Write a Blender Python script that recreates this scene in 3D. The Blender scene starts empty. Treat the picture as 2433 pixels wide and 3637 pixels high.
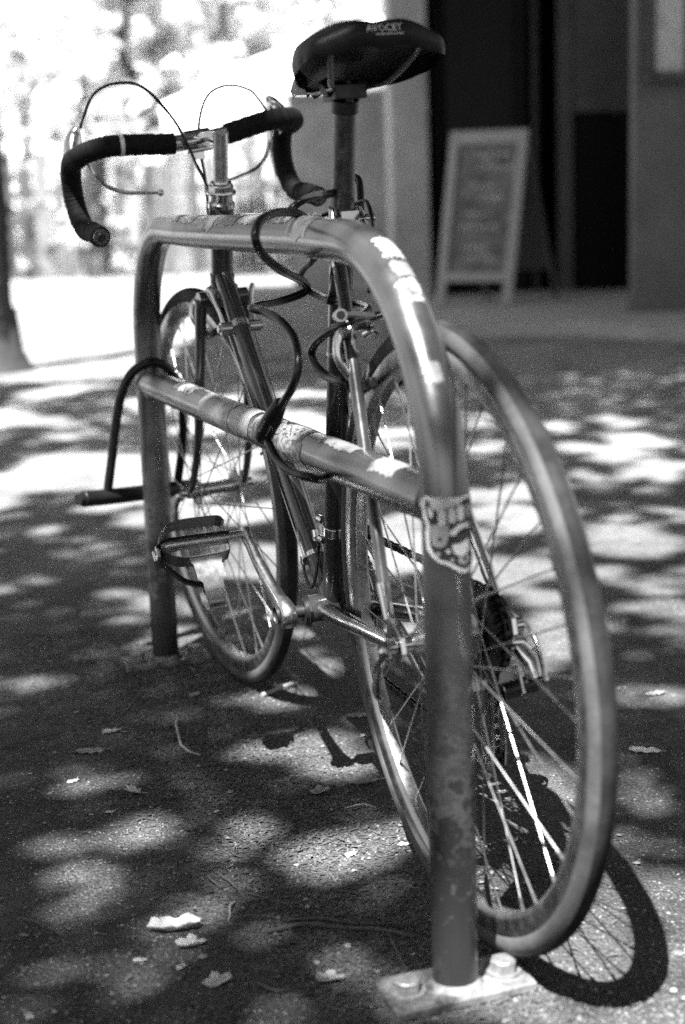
import bpy, bmesh, math, random
from mathutils import Vector, Matrix, Quaternion
from mathutils.bvhtree import BVHTree
from math import sin, cos, pi, radians, sqrt
R = random.Random(7)
SC = bpy.context.scene
COL = SC.collection
V = Vector

# ------------------------------------------------------------------ camera
CAM_H, PITCH, ROLL = 0.7871, 0.1948, -0.0338
cam_d = bpy.data.cameras.new('camera'); cam = bpy.data.objects.new('camera', cam_d); COL.objects.link(cam)
_f = V((0, cos(PITCH), -sin(PITCH))); _u = V((0, sin(PITCH), cos(PITCH))); _r = V((1, 0, 0))
_r2 = cos(ROLL) * _r + sin(ROLL) * _u; _u2 = -sin(ROLL) * _r + cos(ROLL) * _u
cam.matrix_world = Matrix(((_r2.x, _u2.x, -_f.x, 0), (_r2.y, _u2.y, -_f.y, 0), (_r2.z, _u2.z, -_f.z, CAM_H), (0, 0, 0, 1)))
cam_d.sensor_fit = 'VERTICAL'; cam_d.sensor_height = 36; cam_d.sensor_width = 24.08; cam_d.lens = 52.82
cam_d.clip_start = 0.05; cam_d.clip_end = 600
cam_d.dof.use_dof = True; cam_d.dof.focus_distance = 1.97; cam_d.dof.aperture_fstop = 2.9; cam_d.dof.aperture_blades = 7
SC.camera = cam
# ------------------------------------------------------------------ sky, sun, exposure
AZ, EL = radians(-155.5), radians(58.5)
SUN = V((sin(AZ) * cos(EL), cos(AZ) * cos(EL), sin(EL)))
W = bpy.data.worlds.new('World'); SC.world = W; W.use_nodes = True
nt = W.node_tree; bgn = nt.nodes['Background']
sky = nt.nodes.new('ShaderNodeTexSky'); sky.sky_type = 'NISHITA'; sky.sun_disc = False
sky.sun_elevation = EL; sky.sun_rotation = AZ % (2 * pi); sky.dust_density = 2.5
bw = nt.nodes.new('ShaderNodeRGBToBW')
nt.links.new(sky.outputs[0], bw.inputs[0]); nt.links.new(bw.outputs[0], bgn.inputs[0]); bgn.inputs[1].default_value = 0.05
sl = bpy.data.lights.new('sun', 'SUN'); sl.energy = 5.0; sl.angle = radians(0.5); sl.color = (1, 1, 1)
so = bpy.data.objects.new('sun', sl); COL.objects.link(so); so.rotation_mode = 'QUATERNION'
so.rotation_quaternion = SUN.to_track_quat('Z', 'Y'); so.location = SUN * 30
SC.view_settings.view_transform = 'Standard'; SC.view_settings.look = 'None'
SC.view_settings.exposure = 2.4; SC.view_settings.gamma = 1.0
try:
    SC.cycles.max_bounces = 8; SC.cycles.diffuse_bounces = 3; SC.cycles.glossy_bounces = 4; SC.cycles.transmission_bounces = 3
    SC.cycles.sample_clamp_indirect = 2.0; SC.cycles.sample_clamp_direct = 5.0; SC.cycles.use_denoising = False
except Exception: pass

# ------------------------------------------------------------------ helpers
def tag(o, label=None, cat=None, group=None, kind=None):
    for k, v in (('label', label), ('category', cat), ('group', group), ('kind', kind)):
        if v: o[k] = v
    return o
def empty(name, loc=(0, 0, 0), label=None, cat=None, group=None, rz=0, parent=None):
    o = bpy.data.objects.new(name, None); COL.objects.link(o); o.location = loc; o.rotation_euler = (0, 0, rz)
    o.empty_display_size = .05
    if parent: o.parent = parent
    return tag(o, label, cat, group)
class MB:
    def __init__(s): s.v = []; s.f = []
    def add(s, v, f):
        n = len(s.v); s.v += [tuple(p) for p in v]; s.f += [tuple(i + n for i in q) for q in f]; return s
    def box(s, c, size, rot=None):
        c = V(c); h = V(size) / 2; vs = []
        for sx in (-1, 1):
            for sy in (-1, 1):
                for sz in (-1, 1):
                    p = V((sx * h.x, sy * h.y, sz * h.z))
                    if rot is not None: p = rot @ p
                    vs.append(c + p)
        return s.add(vs, [(0, 1, 3, 2), (4, 6, 7, 5), (0, 4, 5, 1), (2, 3, 7, 6), (0, 2, 6, 4), (1, 5, 7, 3)])
    def tube(s, path, r, n=12, cap=True, flat=1.0, closed=False, up=None):
        P = [V(p) for p in path]; m = len(P)
        rs = r if isinstance(r, (list, tuple)) else [r] * m
        T = []
        for i in range(m):
            if closed: t = P[(i + 1) % m] - P[i - 1]
            else: t = P[min(i + 1, m - 1)] - P[max(i - 1, 0)]
            T.append(t.normalized())
        a = V(up) if up is not None else (V((0, 0, 1)) if abs(T[0].z) < .9 else V((1, 0, 0)))
        N = (a - T[0] * a.dot(T[0])).normalized()
        vs = []
        for i in range(m):
            if i:
                q = T[i - 1].rotation_difference(T[i]); N = q @ N; N = (N - T[i] * N.dot(T[i])).normalized()
            Bn = T[i].cross(N)
            for j in range(n):
                an = 2 * pi * j / n; vs.append(P[i] + N * cos(an) * rs[i] + Bn * sin(an) * rs[i] * flat)
        fs = []
        mm = m if closed else m - 1
        for i in range(mm):
            for j in range(n):
                a0 = i * n + j; a1 = i * n + (j + 1) % n; b0 = ((i + 1) % m) * n + j; b1 = ((i + 1) % m) * n + (j + 1) % n
                fs.append((a0, a1, b1, b0))
        if cap and not closed:
            fs.append(tuple(range(n))[::-1]); fs.append(tuple(range((m - 1) * n, m * n)))
        return s.add(vs, fs)
    def cyl(s, a, b, r, n=16, r2=None):
        return s.tube([a, b], [r, r if r2 is None else r2], n)
    def lathe(s, prof, axis='y', c=(0, 0, 0), n=48, closed=True):
        # prof: list of (radius, offset along axis); about axis through c
        c = V(c); vs = []; m = len(prof)
        for j in range(n):
            a = 2 * pi * j / n
            for (r, h) in prof:
                if axis == 'y': p = V((r * cos(a), h, r * sin(a)))
                elif axis == 'z': p = V((r * cos(a), r * sin(a), h))
                else: p = V((h, r * cos(a), r * sin(a)))
                vs.append(c + p)
        fs = []
        for j in range(n):
            k = (j + 1) % n
            for i in range(m if closed else m - 1):
                i2 = (i + 1) % m
                fs.append((j * m + i, j * m + i2, k * m + i2, k * m + i))
        return s.add(vs, fs)
    def ball(s, c, r, n=12, sc=(1, 1, 1)):
        c = V(c); vs = [c + V((0, 0, r * sc[2]))]; m = n // 2
        for i in range(1, m):
            for j in range(n):
                a, b = pi * i / m, 2 * pi * j / n
                vs.append(c + V((r * sc[0] * sin(a) * cos(b), r * sc[1] * sin(a) * sin(b), r * sc[2] * cos(a))))
        vs.append(c - V((0, 0, r * sc[2]))); fs = []
        for j in range(n): fs.append((0, 1 + j, 1 + (j + 1) % n))
        for i in range(m - 2):
            for j in range(n):
                a0 = 1 + i * n + j; a1 = 1 + i * n + (j + 1) % n; fs.append((a0, a0 + n, a1 + n, a1))
        L = len(vs) - 1
        for j in range(n): fs.append((L, 1 + (m - 2) * n + (j + 1) % n, 1 + (m - 2) * n + j))
        return s.add(vs, fs)
    def prism(s, poly, d, M=None):
        # poly in local xy, thickness along z centred; M: Matrix 4x4
        n = len(poly); vs = [V((x, y, -d / 2)) for x, y in poly] + [V((x, y, d / 2)) for x, y in poly]
        if M is not None: vs = [M @ v for v in vs]
        return s.add(vs, [tuple(range(n))[::-1], tuple(range(n, 2 * n))] + [(i, (i + 1) % n, n + (i + 1) % n, n + i) for i in range(n)])
    def mesh(s, name, m, smooth=True, ang=40, recalc=True):
        me = bpy.data.meshes.new(name); me.from_pydata(s.v, [], s.f)
        if recalc:
            b = bmesh.new(); b.from_mesh(me); bmesh.ops.recalc_face_normals(b, faces=b.faces); b.to_mesh(me); b.free()
        if m: me.materials.append(m)
        if smooth:
            me.shade_smooth(); me.set_sharp_from_angle(angle=radians(ang))
        return me
    def obj(s, name, m, parent=None, smooth=True, ang=40, bevel=0, recalc=True):
        o = bpy.data.objects.new(name, s.mesh(name, m, smooth, ang, recalc)); COL.objects.link(o)
        if parent: o.parent = parent
        if bevel:
            md = o.modifiers.new('bevel', 'BEVEL'); md.width = bevel; md.segments = 2; md.limit_method = 'ANGLE'
        return o
def spline(pts, n=8, closed=False):
    P = [V(p) for p in pts]; out = []
    m = len(P)
    for i in range(m if closed else m - 1):
        if closed: a, b, c, d = P[i - 1], P[i], P[(i + 1) % m], P[(i + 2) % m]
        else:
            b, c = P[i], P[i + 1]; a = P[i - 1] if i else b * 2 - c; d = P[i + 2] if i + 2 < m else c * 2 - b
        for k in range(n):
            t = k / n
            out.append(.5 * ((2 * b) + (c - a) * t + (2 * a - 5 * b + 4 * c - d) * t * t + (-a + 3 * b - 3 * c + d) * t ** 3))
    if not closed: out.append(P[-1])
    return out

# ------------------------------------------------------------------ materials
def g3(v): return (v, v, v, 1)
def mat(name, col, rough=.5, metal=0, noise=0, nscale=40, bump=0, bscale=200, col2=None, rvar=0, coat=0, spec=None, trans=0, thr=None, detail=6):
    m = bpy.data.materials.new(name); m.use_nodes = True; t = m.node_tree; b = t.nodes['Principled BSDF']
    b.inputs['Base Color'].default_value = g3(col); b.inputs['Roughness'].default_value = rough; b.inputs['Metallic'].default_value = metal
    if coat: b.inputs['Coat Weight'].default_value = coat; b.inputs['Coat Roughness'].default_value = .12
    if spec is not None: b.inputs['Specular IOR Level'].default_value = spec
    tc = t.nodes.new('ShaderNodeTexCoord')
    if noise or col2 is not None or rvar:
        nz = t.nodes.new('ShaderNodeTexNoise'); nz.inputs['Scale'].default_value = nscale; nz.inputs['Detail'].default_value = detail
        nz.inputs['Roughness'].default_value = .65
        t.links.new(tc.outputs['Object'], nz.inputs['Vector'])
        cr = t.nodes.new('ShaderNodeValToRGB')
        lo, hi = thr if thr else (.3, .7)
        cr.color_ramp.elements[0].position = lo; cr.color_ramp.elements[1].position = hi
        c2 = col2 if col2 is not None else col * (1 + noise)
        cr.color_ramp.elements[0].color = g3(col if col2 is not None else col * (1 - noise)); cr.color_ramp.elements[1].color = g3(c2)
        t.links.new(nz.outputs['Fac'], cr.inputs[0]); t.links.new(cr.outputs[0], b.inputs['Base Color'])
        if rvar:
            mr = t.nodes.new('ShaderNodeMapRange'); mr.inputs['From Min'].default_value = .3; mr.inputs['From Max'].default_value = .7
            mr.inputs['To Min'].default_value = rough - rvar; mr.inputs['To Max'].default_value = rough + rvar
            t.links.new(nz.outputs['Fac'], mr.inputs[0]); t.links.new(mr.outputs[0], b.inputs['Roughness'])
    if bump:
        n2 = t.nodes.new('ShaderNodeTexNoise'); n2.inputs['Scale'].default_value = bscale; n2.inputs['Detail'].default_value = 4
        t.links.new(tc.outputs['Object'], n2.inputs['Vector'])
        bp = t.nodes.new('ShaderNodeBump'); bp.inputs['Strength'].default_value = 1; bp.inputs['Distance'].default_value = bump
        t.links.new(n2.outputs['Fac'], bp.inputs['Height']); t.links.new(bp.outputs[0], b.inputs['Normal'])
    if trans:
        tr = t.nodes.new('ShaderNodeBsdfTranslucent'); tr.inputs[0].default_value = g3(col * 1.3)
        mx = t.nodes.new('ShaderNodeMixShader'); mx.inputs[0].default_value = trans
        t.links.new(b.outputs[0], mx.inputs[1]); t.links.new(tr.outputs[0], mx.inputs[2])
        t.links.new(mx.outputs[0], t.nodes['Material Output'].inputs[0])
    return m
M = {}
M['chrome'] = mat('chrome', .66, .15, 1, noise=.05, nscale=60, rvar=.05)
M['alloy'] = mat('alloy', .55, .3, 1, noise=.07, nscale=50, rvar=.06, bump=.00002, bscale=900)
M['rim'] = mat('rim_alloy', .42, .33, 1, noise=.15, nscale=60, rvar=.08)
M['steel_dark'] = mat('dark_steel', .045, .45, .8, noise=.4, nscale=60)
M['paint'] = mat('frame_paint', .07, .26, .6, noise=.18, nscale=45, rvar=.08, coat=.6)
M['paint_dark'] = mat('frame_paint_dark', .03, .33, .3, noise=.2, nscale=40, coat=.4)
M['paint_post'] = mat('post_metal', .13, .4, .9, noise=.3, nscale=100, rvar=.12, bump=.00008, bscale=300)
M['cage'] = mat('pedal_steel', .24, .3, .9)
M['steel_rail'] = mat('rail_steel', .2, .3, .9)
M['black'] = mat('black_plastic', .008, .4, 0, spec=.3, noise=.3, nscale=80)
M['cable'] = mat('black_vinyl', .007, .32, 0, noise=.4, nscale=60, spec=.35)
M['tape'] = mat('bar_tape', .008, .75, 0, spec=.15, noise=.5, nscale=90, bump=.0004, bscale=120)
M['leather'] = mat('saddle_cover', .010, .45, 0, spec=.25, noise=.35, nscale=60, rvar=.08, bump=.0001, bscale=900)
M['under'] = mat('saddle_underside', .008, .6, 0)
M['tyre'] = mat('tyre_sidewall', .028, .8, 0, spec=.12, col2=.115, nscale=13, bump=.0005, bscale=260)
M['tread'] = mat('tyre_tread', .012, .9, 0, spec=.05, col2=.04, nscale=30, bump=.0008, bscale=300)
M['white'] = mat('white_print', .55, .5, 0, noise=.12, nscale=200)
M['print'] = mat('dark_print', .02, .5, 0)
M['grey_print'] = mat('grey_print', .28, .5, 0, noise=.3, nscale=400)
M['logo'] = mat('pale_logo', .7, .5, 0, noise=.25, nscale=900)
M['twig'] = mat('twig_bark', .07, .9, 0, noise=.4, nscale=60)
M['twig_pale'] = mat('pale_twig', .28, .9, 0, noise=.3, nscale=60)
M['leaf'] = mat('dry_leaf', .46, .75, 0, noise=.4, nscale=70, bump=.0004, bscale=150)
M['leaf_dark'] = mat('dull_dry_leaf', .26, .8, 0, noise=.35, nscale=70, bump=.0004, bscale=150)
M['bark'] = mat('bark', .035, .95, 0, noise=.4, nscale=12, bump=.01, bscale=20)
M['crown'] = mat('foliage', .05, .6, 0, noise=.5, nscale=3, trans=.12)
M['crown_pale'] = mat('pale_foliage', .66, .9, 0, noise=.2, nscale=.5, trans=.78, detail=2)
M['canvas'] = mat('white_canvas', .85, .8, 0, noise=.03, nscale=4, trans=.25)
M['plaster'] = mat('grey_plaster', .33, .9, 0, noise=.3, nscale=2.5, bump=.002, bscale=30)
M['wall'] = mat('painted_wall', .115, .9, 0, noise=.28, nscale=2.2)
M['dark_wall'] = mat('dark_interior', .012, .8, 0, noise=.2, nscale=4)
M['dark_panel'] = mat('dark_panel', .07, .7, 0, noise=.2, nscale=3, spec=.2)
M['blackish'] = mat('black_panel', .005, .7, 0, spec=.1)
M['wood'] = mat('weathered_wood', .28, .7, 0, noise=.2, nscale=30)
M['board'] = mat('chalk_board', .13, .8, 0, noise=.55, nscale=7, thr=(.35, .75))
M['chalk'] = mat('chalk', .5, .9)
M['paper'] = mat('poster_paper', .5, .7, 0, noise=.3, nscale=14)
M['soil'] = mat('soil', .022, .95, 0, col2=.09, nscale=120)
M['pebble'] = mat('grit', .07, .9, 0, col2=.3, nscale=90, thr=(.35, .75))
M['plate'] = mat('base_plate', .05, .6, .3, col2=.22, thr=(.4, .62), nscale=38, rvar=.15, bump=.0004, bscale=160)
M['bolt'] = mat('bolt_metal', .24, .5, .6, noise=.4, nscale=150, bump=.0003, bscale=400)

def rack_material():
    m = mat('rack_steel', .19, .28, .84, noise=.14, nscale=16, rvar=.08, bump=.00005, bscale=160)
    t = m.node_tree; b = t.nodes['Principled BSDF']
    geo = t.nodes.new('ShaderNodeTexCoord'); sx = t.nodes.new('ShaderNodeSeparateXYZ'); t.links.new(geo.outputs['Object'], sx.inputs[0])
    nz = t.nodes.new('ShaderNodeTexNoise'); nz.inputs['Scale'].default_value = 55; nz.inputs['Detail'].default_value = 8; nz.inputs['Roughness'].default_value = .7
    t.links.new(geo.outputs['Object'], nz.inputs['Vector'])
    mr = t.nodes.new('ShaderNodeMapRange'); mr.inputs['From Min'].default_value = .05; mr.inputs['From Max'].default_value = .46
    mr.inputs['To Min'].default_value = .24; mr.inputs['To Max'].default_value = -.16; t.links.new(sx.outputs['Z'], mr.inputs[0])  # dirt at the foot, carried higher to paint shade onto the lower legs
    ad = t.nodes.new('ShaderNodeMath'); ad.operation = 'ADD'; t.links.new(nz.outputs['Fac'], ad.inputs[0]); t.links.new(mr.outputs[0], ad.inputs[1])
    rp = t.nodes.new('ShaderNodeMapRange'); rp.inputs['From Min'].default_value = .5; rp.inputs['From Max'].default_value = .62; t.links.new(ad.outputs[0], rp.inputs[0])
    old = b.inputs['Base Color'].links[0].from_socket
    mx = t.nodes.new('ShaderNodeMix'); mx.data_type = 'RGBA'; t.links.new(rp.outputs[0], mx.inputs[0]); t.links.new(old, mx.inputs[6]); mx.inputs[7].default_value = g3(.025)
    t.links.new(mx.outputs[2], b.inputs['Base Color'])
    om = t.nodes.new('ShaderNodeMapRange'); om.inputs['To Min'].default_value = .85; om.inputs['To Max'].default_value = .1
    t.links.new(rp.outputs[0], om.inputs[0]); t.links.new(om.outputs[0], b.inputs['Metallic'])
    return m
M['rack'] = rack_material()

def ground_material():
    m = bpy.data.materials.new('asphalt'); m.use_nodes = True; t = m.node_tree; b = t.nodes['Principled BSDF']; L = t.links.new
    b.inputs['Roughness'].default_value = .95; b.inputs['Specular IOR Level'].default_value = .2
    tc = t.nodes.new('ShaderNodeTexCoord')
    def nz(sc, det, ro=.6):
        n = t.nodes.new('ShaderNodeTexNoise'); n.inputs['Scale'].default_value = sc; n.inputs['Detail'].default_value = det; n.inputs['Roughness'].default_value = ro
        L(tc.outputs['Object'], n.inputs['Vector']); return n
    big = nz(2.3, 6); fine = nz(190, 5, .75); mid = nz(24, 5)
    vor = t.nodes.new('ShaderNodeTexVoronoi'); vor.inputs['Scale'].default_value = 260; L(tc.outputs['Object'], vor.inputs['Vector'])
    c1 = t.nodes.new('ShaderNodeValToRGB'); c1.color_ramp.elements[0].position = .33; c1.color_ramp.elements[1].position = .7
    c1.color_ramp.elements[0].color = g3(.045); c1.color_ramp.elements[1].color = g3(.24); L(fine.outputs['Fac'], c1.inputs[0])
    c2 = t.nodes.new('ShaderNodeValToRGB'); c2.color_ramp.elements[0].position = .3; c2.color_ramp.elements[1].position = .72
    c2.color_ramp.elements[0].color = g3(.5); c2.color_ramp.elements[1].color = g3(1.35); L(big.outputs['Fac'], c2.inputs[0])
    c3 = t.nodes.new('ShaderNodeValToRGB'); c3.color_ramp.elements[0].position = .3; c3.color_ramp.elements[1].position = .7
    c3.color_ramp.elements[0].color = g3(.75); c3.color_ramp.elements[1].color = g3(1.2); L(mid.outputs['Fac'], c3.inputs[0])
    def mul(a, bb):
        x = t.nodes.new('ShaderNodeMix'); x.data_type = 'RGBA'; x.blend_type = 'MULTIPLY'; x.inputs[0].default_value = 1; L(a, x.inputs[6]); L(bb, x.inputs[7]); return x.outputs[2]
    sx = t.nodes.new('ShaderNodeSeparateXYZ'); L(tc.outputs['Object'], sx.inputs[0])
    far = t.nodes.new('ShaderNodeMapRange'); far.inputs['From Min'].default_value = 2.1; far.inputs['From Max'].default_value = 5.5; far.inputs['To Min'].default_value = .74; far.inputs['To Max'].default_value = 2.35  # ground colour lightened with distance, standing in for brighter far shade and haze
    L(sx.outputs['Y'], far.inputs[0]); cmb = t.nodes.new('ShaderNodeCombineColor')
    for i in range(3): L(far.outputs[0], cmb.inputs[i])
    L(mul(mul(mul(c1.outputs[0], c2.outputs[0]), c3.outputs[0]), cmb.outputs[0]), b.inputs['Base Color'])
    ad = t.nodes.new('ShaderNodeMath'); ad.operation = 'MULTIPLY_ADD'; L(fine.outputs['Fac'], ad.inputs[0]); ad.inputs[1].default_value = .8; L(vor.outputs['Distance'], ad.inputs[2])
    ad2 = t.nodes.new('ShaderNodeMath'); ad2.operation = 'MULTIPLY_ADD'; L(mid.outputs['Fac'], ad2.inputs[0]); ad2.inputs[1].default_value = 1.5; L(ad.outputs[0], ad2.inputs[2])
    bp = t.nodes.new('ShaderNodeBump'); bp.inputs['Distance'].default_value = .005; bp.inputs['Strength'].default_value = 1; L(ad2.outputs[0], bp.inputs['Height']); L(bp.outputs[0], b.inputs['Normal'])
    return m
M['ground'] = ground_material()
M['slab'] = mat('concrete', .34, .9, 0, noise=.15, nscale=3, bump=.001, bscale=80)

# ------------------------------------------------------------------ setting: ground, pavement, building
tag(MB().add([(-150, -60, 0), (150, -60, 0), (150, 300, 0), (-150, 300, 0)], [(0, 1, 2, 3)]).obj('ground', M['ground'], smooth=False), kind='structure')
sb = MB(); poly = [(.45, 9.45), (1.5, 9.25), (1.87, 8.75), (9, 6.5), (9, 20), (.3, 20)]
sb.prism(poly, .1, Matrix.Translation((0, 0, .052))); tag(sb.obj('pavement', M['slab'], bevel=.012, smooth=False), kind='structure')

bld = empty('building', (.5, 12.5, .1), 'grey building front with a deep dark doorway behind the bicycle', 'building')
def bpart(name, m, c, size, par=bld, bevel=.01):
    c = V(c) - V((.5, 12.5, .1)); o = MB().box(c, size).obj(name, m, par, smooth=False, bevel=bevel); return o
bpart('wall', M['plaster'], (.64, 13.0, 2.6), (.3, 1.2, 5.0))
bpart('wall', M['plaster'], (5.6, 13.0, 2.6), (6.2, 1.2, 5.0))
bpart('lintel', M['plaster'], (1.64, 13.0, 4.35), (1.69, 1.19, 1.5))
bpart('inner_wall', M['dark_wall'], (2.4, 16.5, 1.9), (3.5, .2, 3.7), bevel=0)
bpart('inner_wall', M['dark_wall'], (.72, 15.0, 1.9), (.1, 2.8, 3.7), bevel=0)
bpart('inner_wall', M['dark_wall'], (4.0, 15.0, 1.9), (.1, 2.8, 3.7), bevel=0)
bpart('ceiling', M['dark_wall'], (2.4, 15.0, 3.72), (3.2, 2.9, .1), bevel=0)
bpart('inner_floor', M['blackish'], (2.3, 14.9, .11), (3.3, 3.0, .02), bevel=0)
# doorway joinery: frame post, transom panel over a black opening
bpart('door_frame', M['dark_panel'], (1.94, 12.75, 1.85), (.12, .1, 3.5))
bpart('door_frame', mat('bluish_dark', .02, .4), (1.72, 12.95, 1.85), (.06, .08, 3.5))
tp = bpart('window_panel', M['dark_panel'], (2.27, 12.72, 2.58), (.52, .06, 2.06))
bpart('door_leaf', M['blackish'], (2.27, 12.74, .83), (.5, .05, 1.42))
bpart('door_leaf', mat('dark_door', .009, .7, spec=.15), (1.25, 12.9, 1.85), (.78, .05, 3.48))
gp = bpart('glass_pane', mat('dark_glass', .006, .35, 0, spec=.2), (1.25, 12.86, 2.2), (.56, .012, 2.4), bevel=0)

pil = empty('pillar', (2.9, 9.98, .1), 'broad grey rendered pillar at the right edge beside the doorway', 'pillar')
MB().box((0, 0, 2.45), (1.9, .16, 4.9)).obj('shaft', M['wall'], pil, smooth=False, bevel=.015)
MB().box((0, -.01, .06), (1.94, .2, .12)).obj('plinth', M['wall'], pil, smooth=False, bevel=.01)
case = empty('poster_case', (2.2, 9.87, 1.56), 'wall-mounted poster case with pale notice on the grey pillar', 'notice case')
MB().box((.15, -.02, .5), (.62, .05, 1.0)).obj('back_panel', M['wall'], case, smooth=False)
MB().box((.15, -.05, 0), (.7, .12, .035)).obj('ledge', M['dark_panel'], case, smooth=False, bevel=.004)
MB().box((-.15, -.055, .5), (.03, .03, .96)).obj('case_frame', M['dark_panel'], case, smooth=False)
MB().box((-.06, -.049, .33), (.2, .004, .55)).obj('notice', M['paper'], case, smooth=False)
MB().box((-.04, -.049, .78), (.24, .004, .26)).obj('notice', M['paper'], case, smooth=False)

# sandwich board
sg = empty('sandwich_board', (1.02, 11.4, .1), 'wooden framed sandwich board standing open before the dark doorway', 'sandwich board')
def q4(pts, t=.02):  # slab between four world points (front quad) with thickness
    P = [V(p) - V((1.02, 11.4, .1)) for p in pts]; n = (P[1] - P[0]).cross(P[3] - P[0]).normalized() * t
    return MB().add([*P, *[p + n for p in P]], [(0, 1, 2, 3), (7, 6, 5, 4), (0, 4, 5, 1), (1, 5, 6, 2), (2, 6, 7, 3), (3, 7, 4, 0)])
bl_, br_, tr_, tl_ = V((.76, 11.35, .103)), V((1.29, 11.05, .103)), V((1.475, 11.42, 1.36)), V((.93, 11.72, 1.37))
def qp(u, v): return (bl_ * (1 - u) + br_ * u) * (1 - v) + (tl_ * (1 - u) + tr_ * u) * v
def rail(u0, v0, u1, v1, nm, m, t): q4([qp(u0, v0), qp(u1, v0), qp(u1, v1), qp(u0, v1)], t).obj(nm, m, sg, smooth=False, bevel=.003)
rail(0, 0, .115, 1, 'frame_rail', M['wood'], .035); rail(.885, 0, 1, 1, 'frame_rail', M['wood'], .035)
rail(.117, .925, .883, 1, 'frame_rail', M['wood'], .033); rail(.117, .13, .883, .18, 'frame_rail', M['wood'], .033)
rail(.117, .182, .883, .923, 'board', M['board'], .012)
rg = random.Random(3)
for i, (v, u0, u1) in enumerate([(.86, .35, .8), (.79, .4, .85), (.68, .3, .62), (.62, .42, .75), (.52, .25, .6), (.45, .2, .72), (.33, .3, .6), (.27, .3, .7)]):
    pts = [qp(u0 + (u1 - u0) * k / 24, v + rg.uniform(-.018, .018)) - V((1.02, 11.4, .1)) + V((0, -.012, 0)) for k in range(25)]
    MB().tube(pts, .007, 5).obj('chalk_line', M['chalk'], sg)
for u in (.03, .97):
    a = qp(u, .97) + V((0, .05, 0)); b = V((qp(u, 0).x + .42, qp(u, 0).y + .55, .103))
    MB().tube([a - V((1.02, 11.4, .1)), b - V((1.02, 11.4, .1))], .018, 4).obj('rear_leg', M['dark_panel'], sg, smooth=False)
a = [qp(.06, .9), qp(.94, .9)]; bb_ = [qp(.06, .1), qp(.94, .1)]
q4([bb_[0] + V((.4, .6, .1)), bb_[1] + V((.4, .6, .1)), a[1] + V((.06, .1, 0)), a[0] + V((.06, .1, 0))], .01).obj('rear_board', M['dark_panel'], sg, smooth=False)

# far grey wall and awning
fw = empty('boundary_wall', (.15, 16, 0), 'shaded grey boundary wall running left from the building corner', 'wall')
MB().box((0, 0, .98), (1.15, .15, 1.96)).obj('wall_panel', M['plaster'], fw, smooth=False, bevel=.01)
MB().box((0, 0, 2.0), (1.2, .2, .06)).obj('coping', M['plaster'], fw, smooth=False, bevel=.01)
aw = empty('awning', (-.4, 20, 0), 'big white canvas awning sloping up to the right behind the saddle', 'awning')
top = [(-2.2, 1.93), (-2.2, 2.3), (-1.85, 2.42), (-1.4, 2.62), (-.95, 2.82), (-.5, 2.94), (.2, 3.1), (.9, 3.34), (1.6, 3.45)]
bot = [(-2.15, 1.9), (-2.1, 1.9), (-1.8, 1.88), (-1.4, 1.92), (-.95, 2.02), (-.4, 2.16), (.05, 2.27), (.9, 2.43), (1.6, 2.5)]
mb = MB(); vs = []
for (x, z), (x2, z2) in zip(top, bot):
    vs += [V((x + .4, 1.6, z + .15)), V((x + .4, .4, z)), V(((x + x2) / 2 + .4, 0.05, (z + z2) / 2)), V((x2 + .4, -.1, z2))]
mb.add(vs, [(i * 4 + j, i * 4 + j + 1, i * 4 + j + 5, i * 4 + j + 4) for i in range(len(top) - 1) for j in range(3)])
o = mb.obj('canopy', M['canvas'], aw, recalc=True); o.modifiers.new('solid', 'SOLIDIFY').thickness = .01
for x in (-1.7, 1.9): MB().cyl((x, .5, 0), (x, .5, 2.3), .03).obj('pole', M['alloy'], aw)

# ------------------------------------------------------------------ trees
def leaf_cloud(pts, size, mb, rng, tilt=.9):
    for p in pts:
        s = size * rng.uniform(.6, 1.25)
        n = V((rng.gauss(0, tilt), rng.gauss(0, tilt), 1)).normalized(); a = n.orthogonal().normalized(); b = n.cross(a)
        th = rng.uniform(0, 2 * pi); a, b = a * cos(th) + b * sin(th), b * cos(th) - a * sin(th); p = V(p)
        mb.v += [tuple(p - a * s * .5), tuple(p + b * s * .36), tuple(p + a * s * .5), tuple(p - b * s * .36)]
        k = len(mb.v); mb.f.append((k - 4, k - 3, k - 2, k - 1))
def limb(mb, a, b, r0, r1, rng, n=6, wob=.06):
    a, b = V(a), V(b); pts = []; L = (b - a).length
    for i in range(n + 1):
        t = i / n; w = wob * L * sin(pi * t)
        pts.append(a.lerp(b, t) + V((rng.gauss(0, w * .4), rng.gauss(0, w * .4), 0)))
    mb.tube(pts, [r0 + (r1 - r0) * i / n for i in range(n + 1)], 9)
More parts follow.
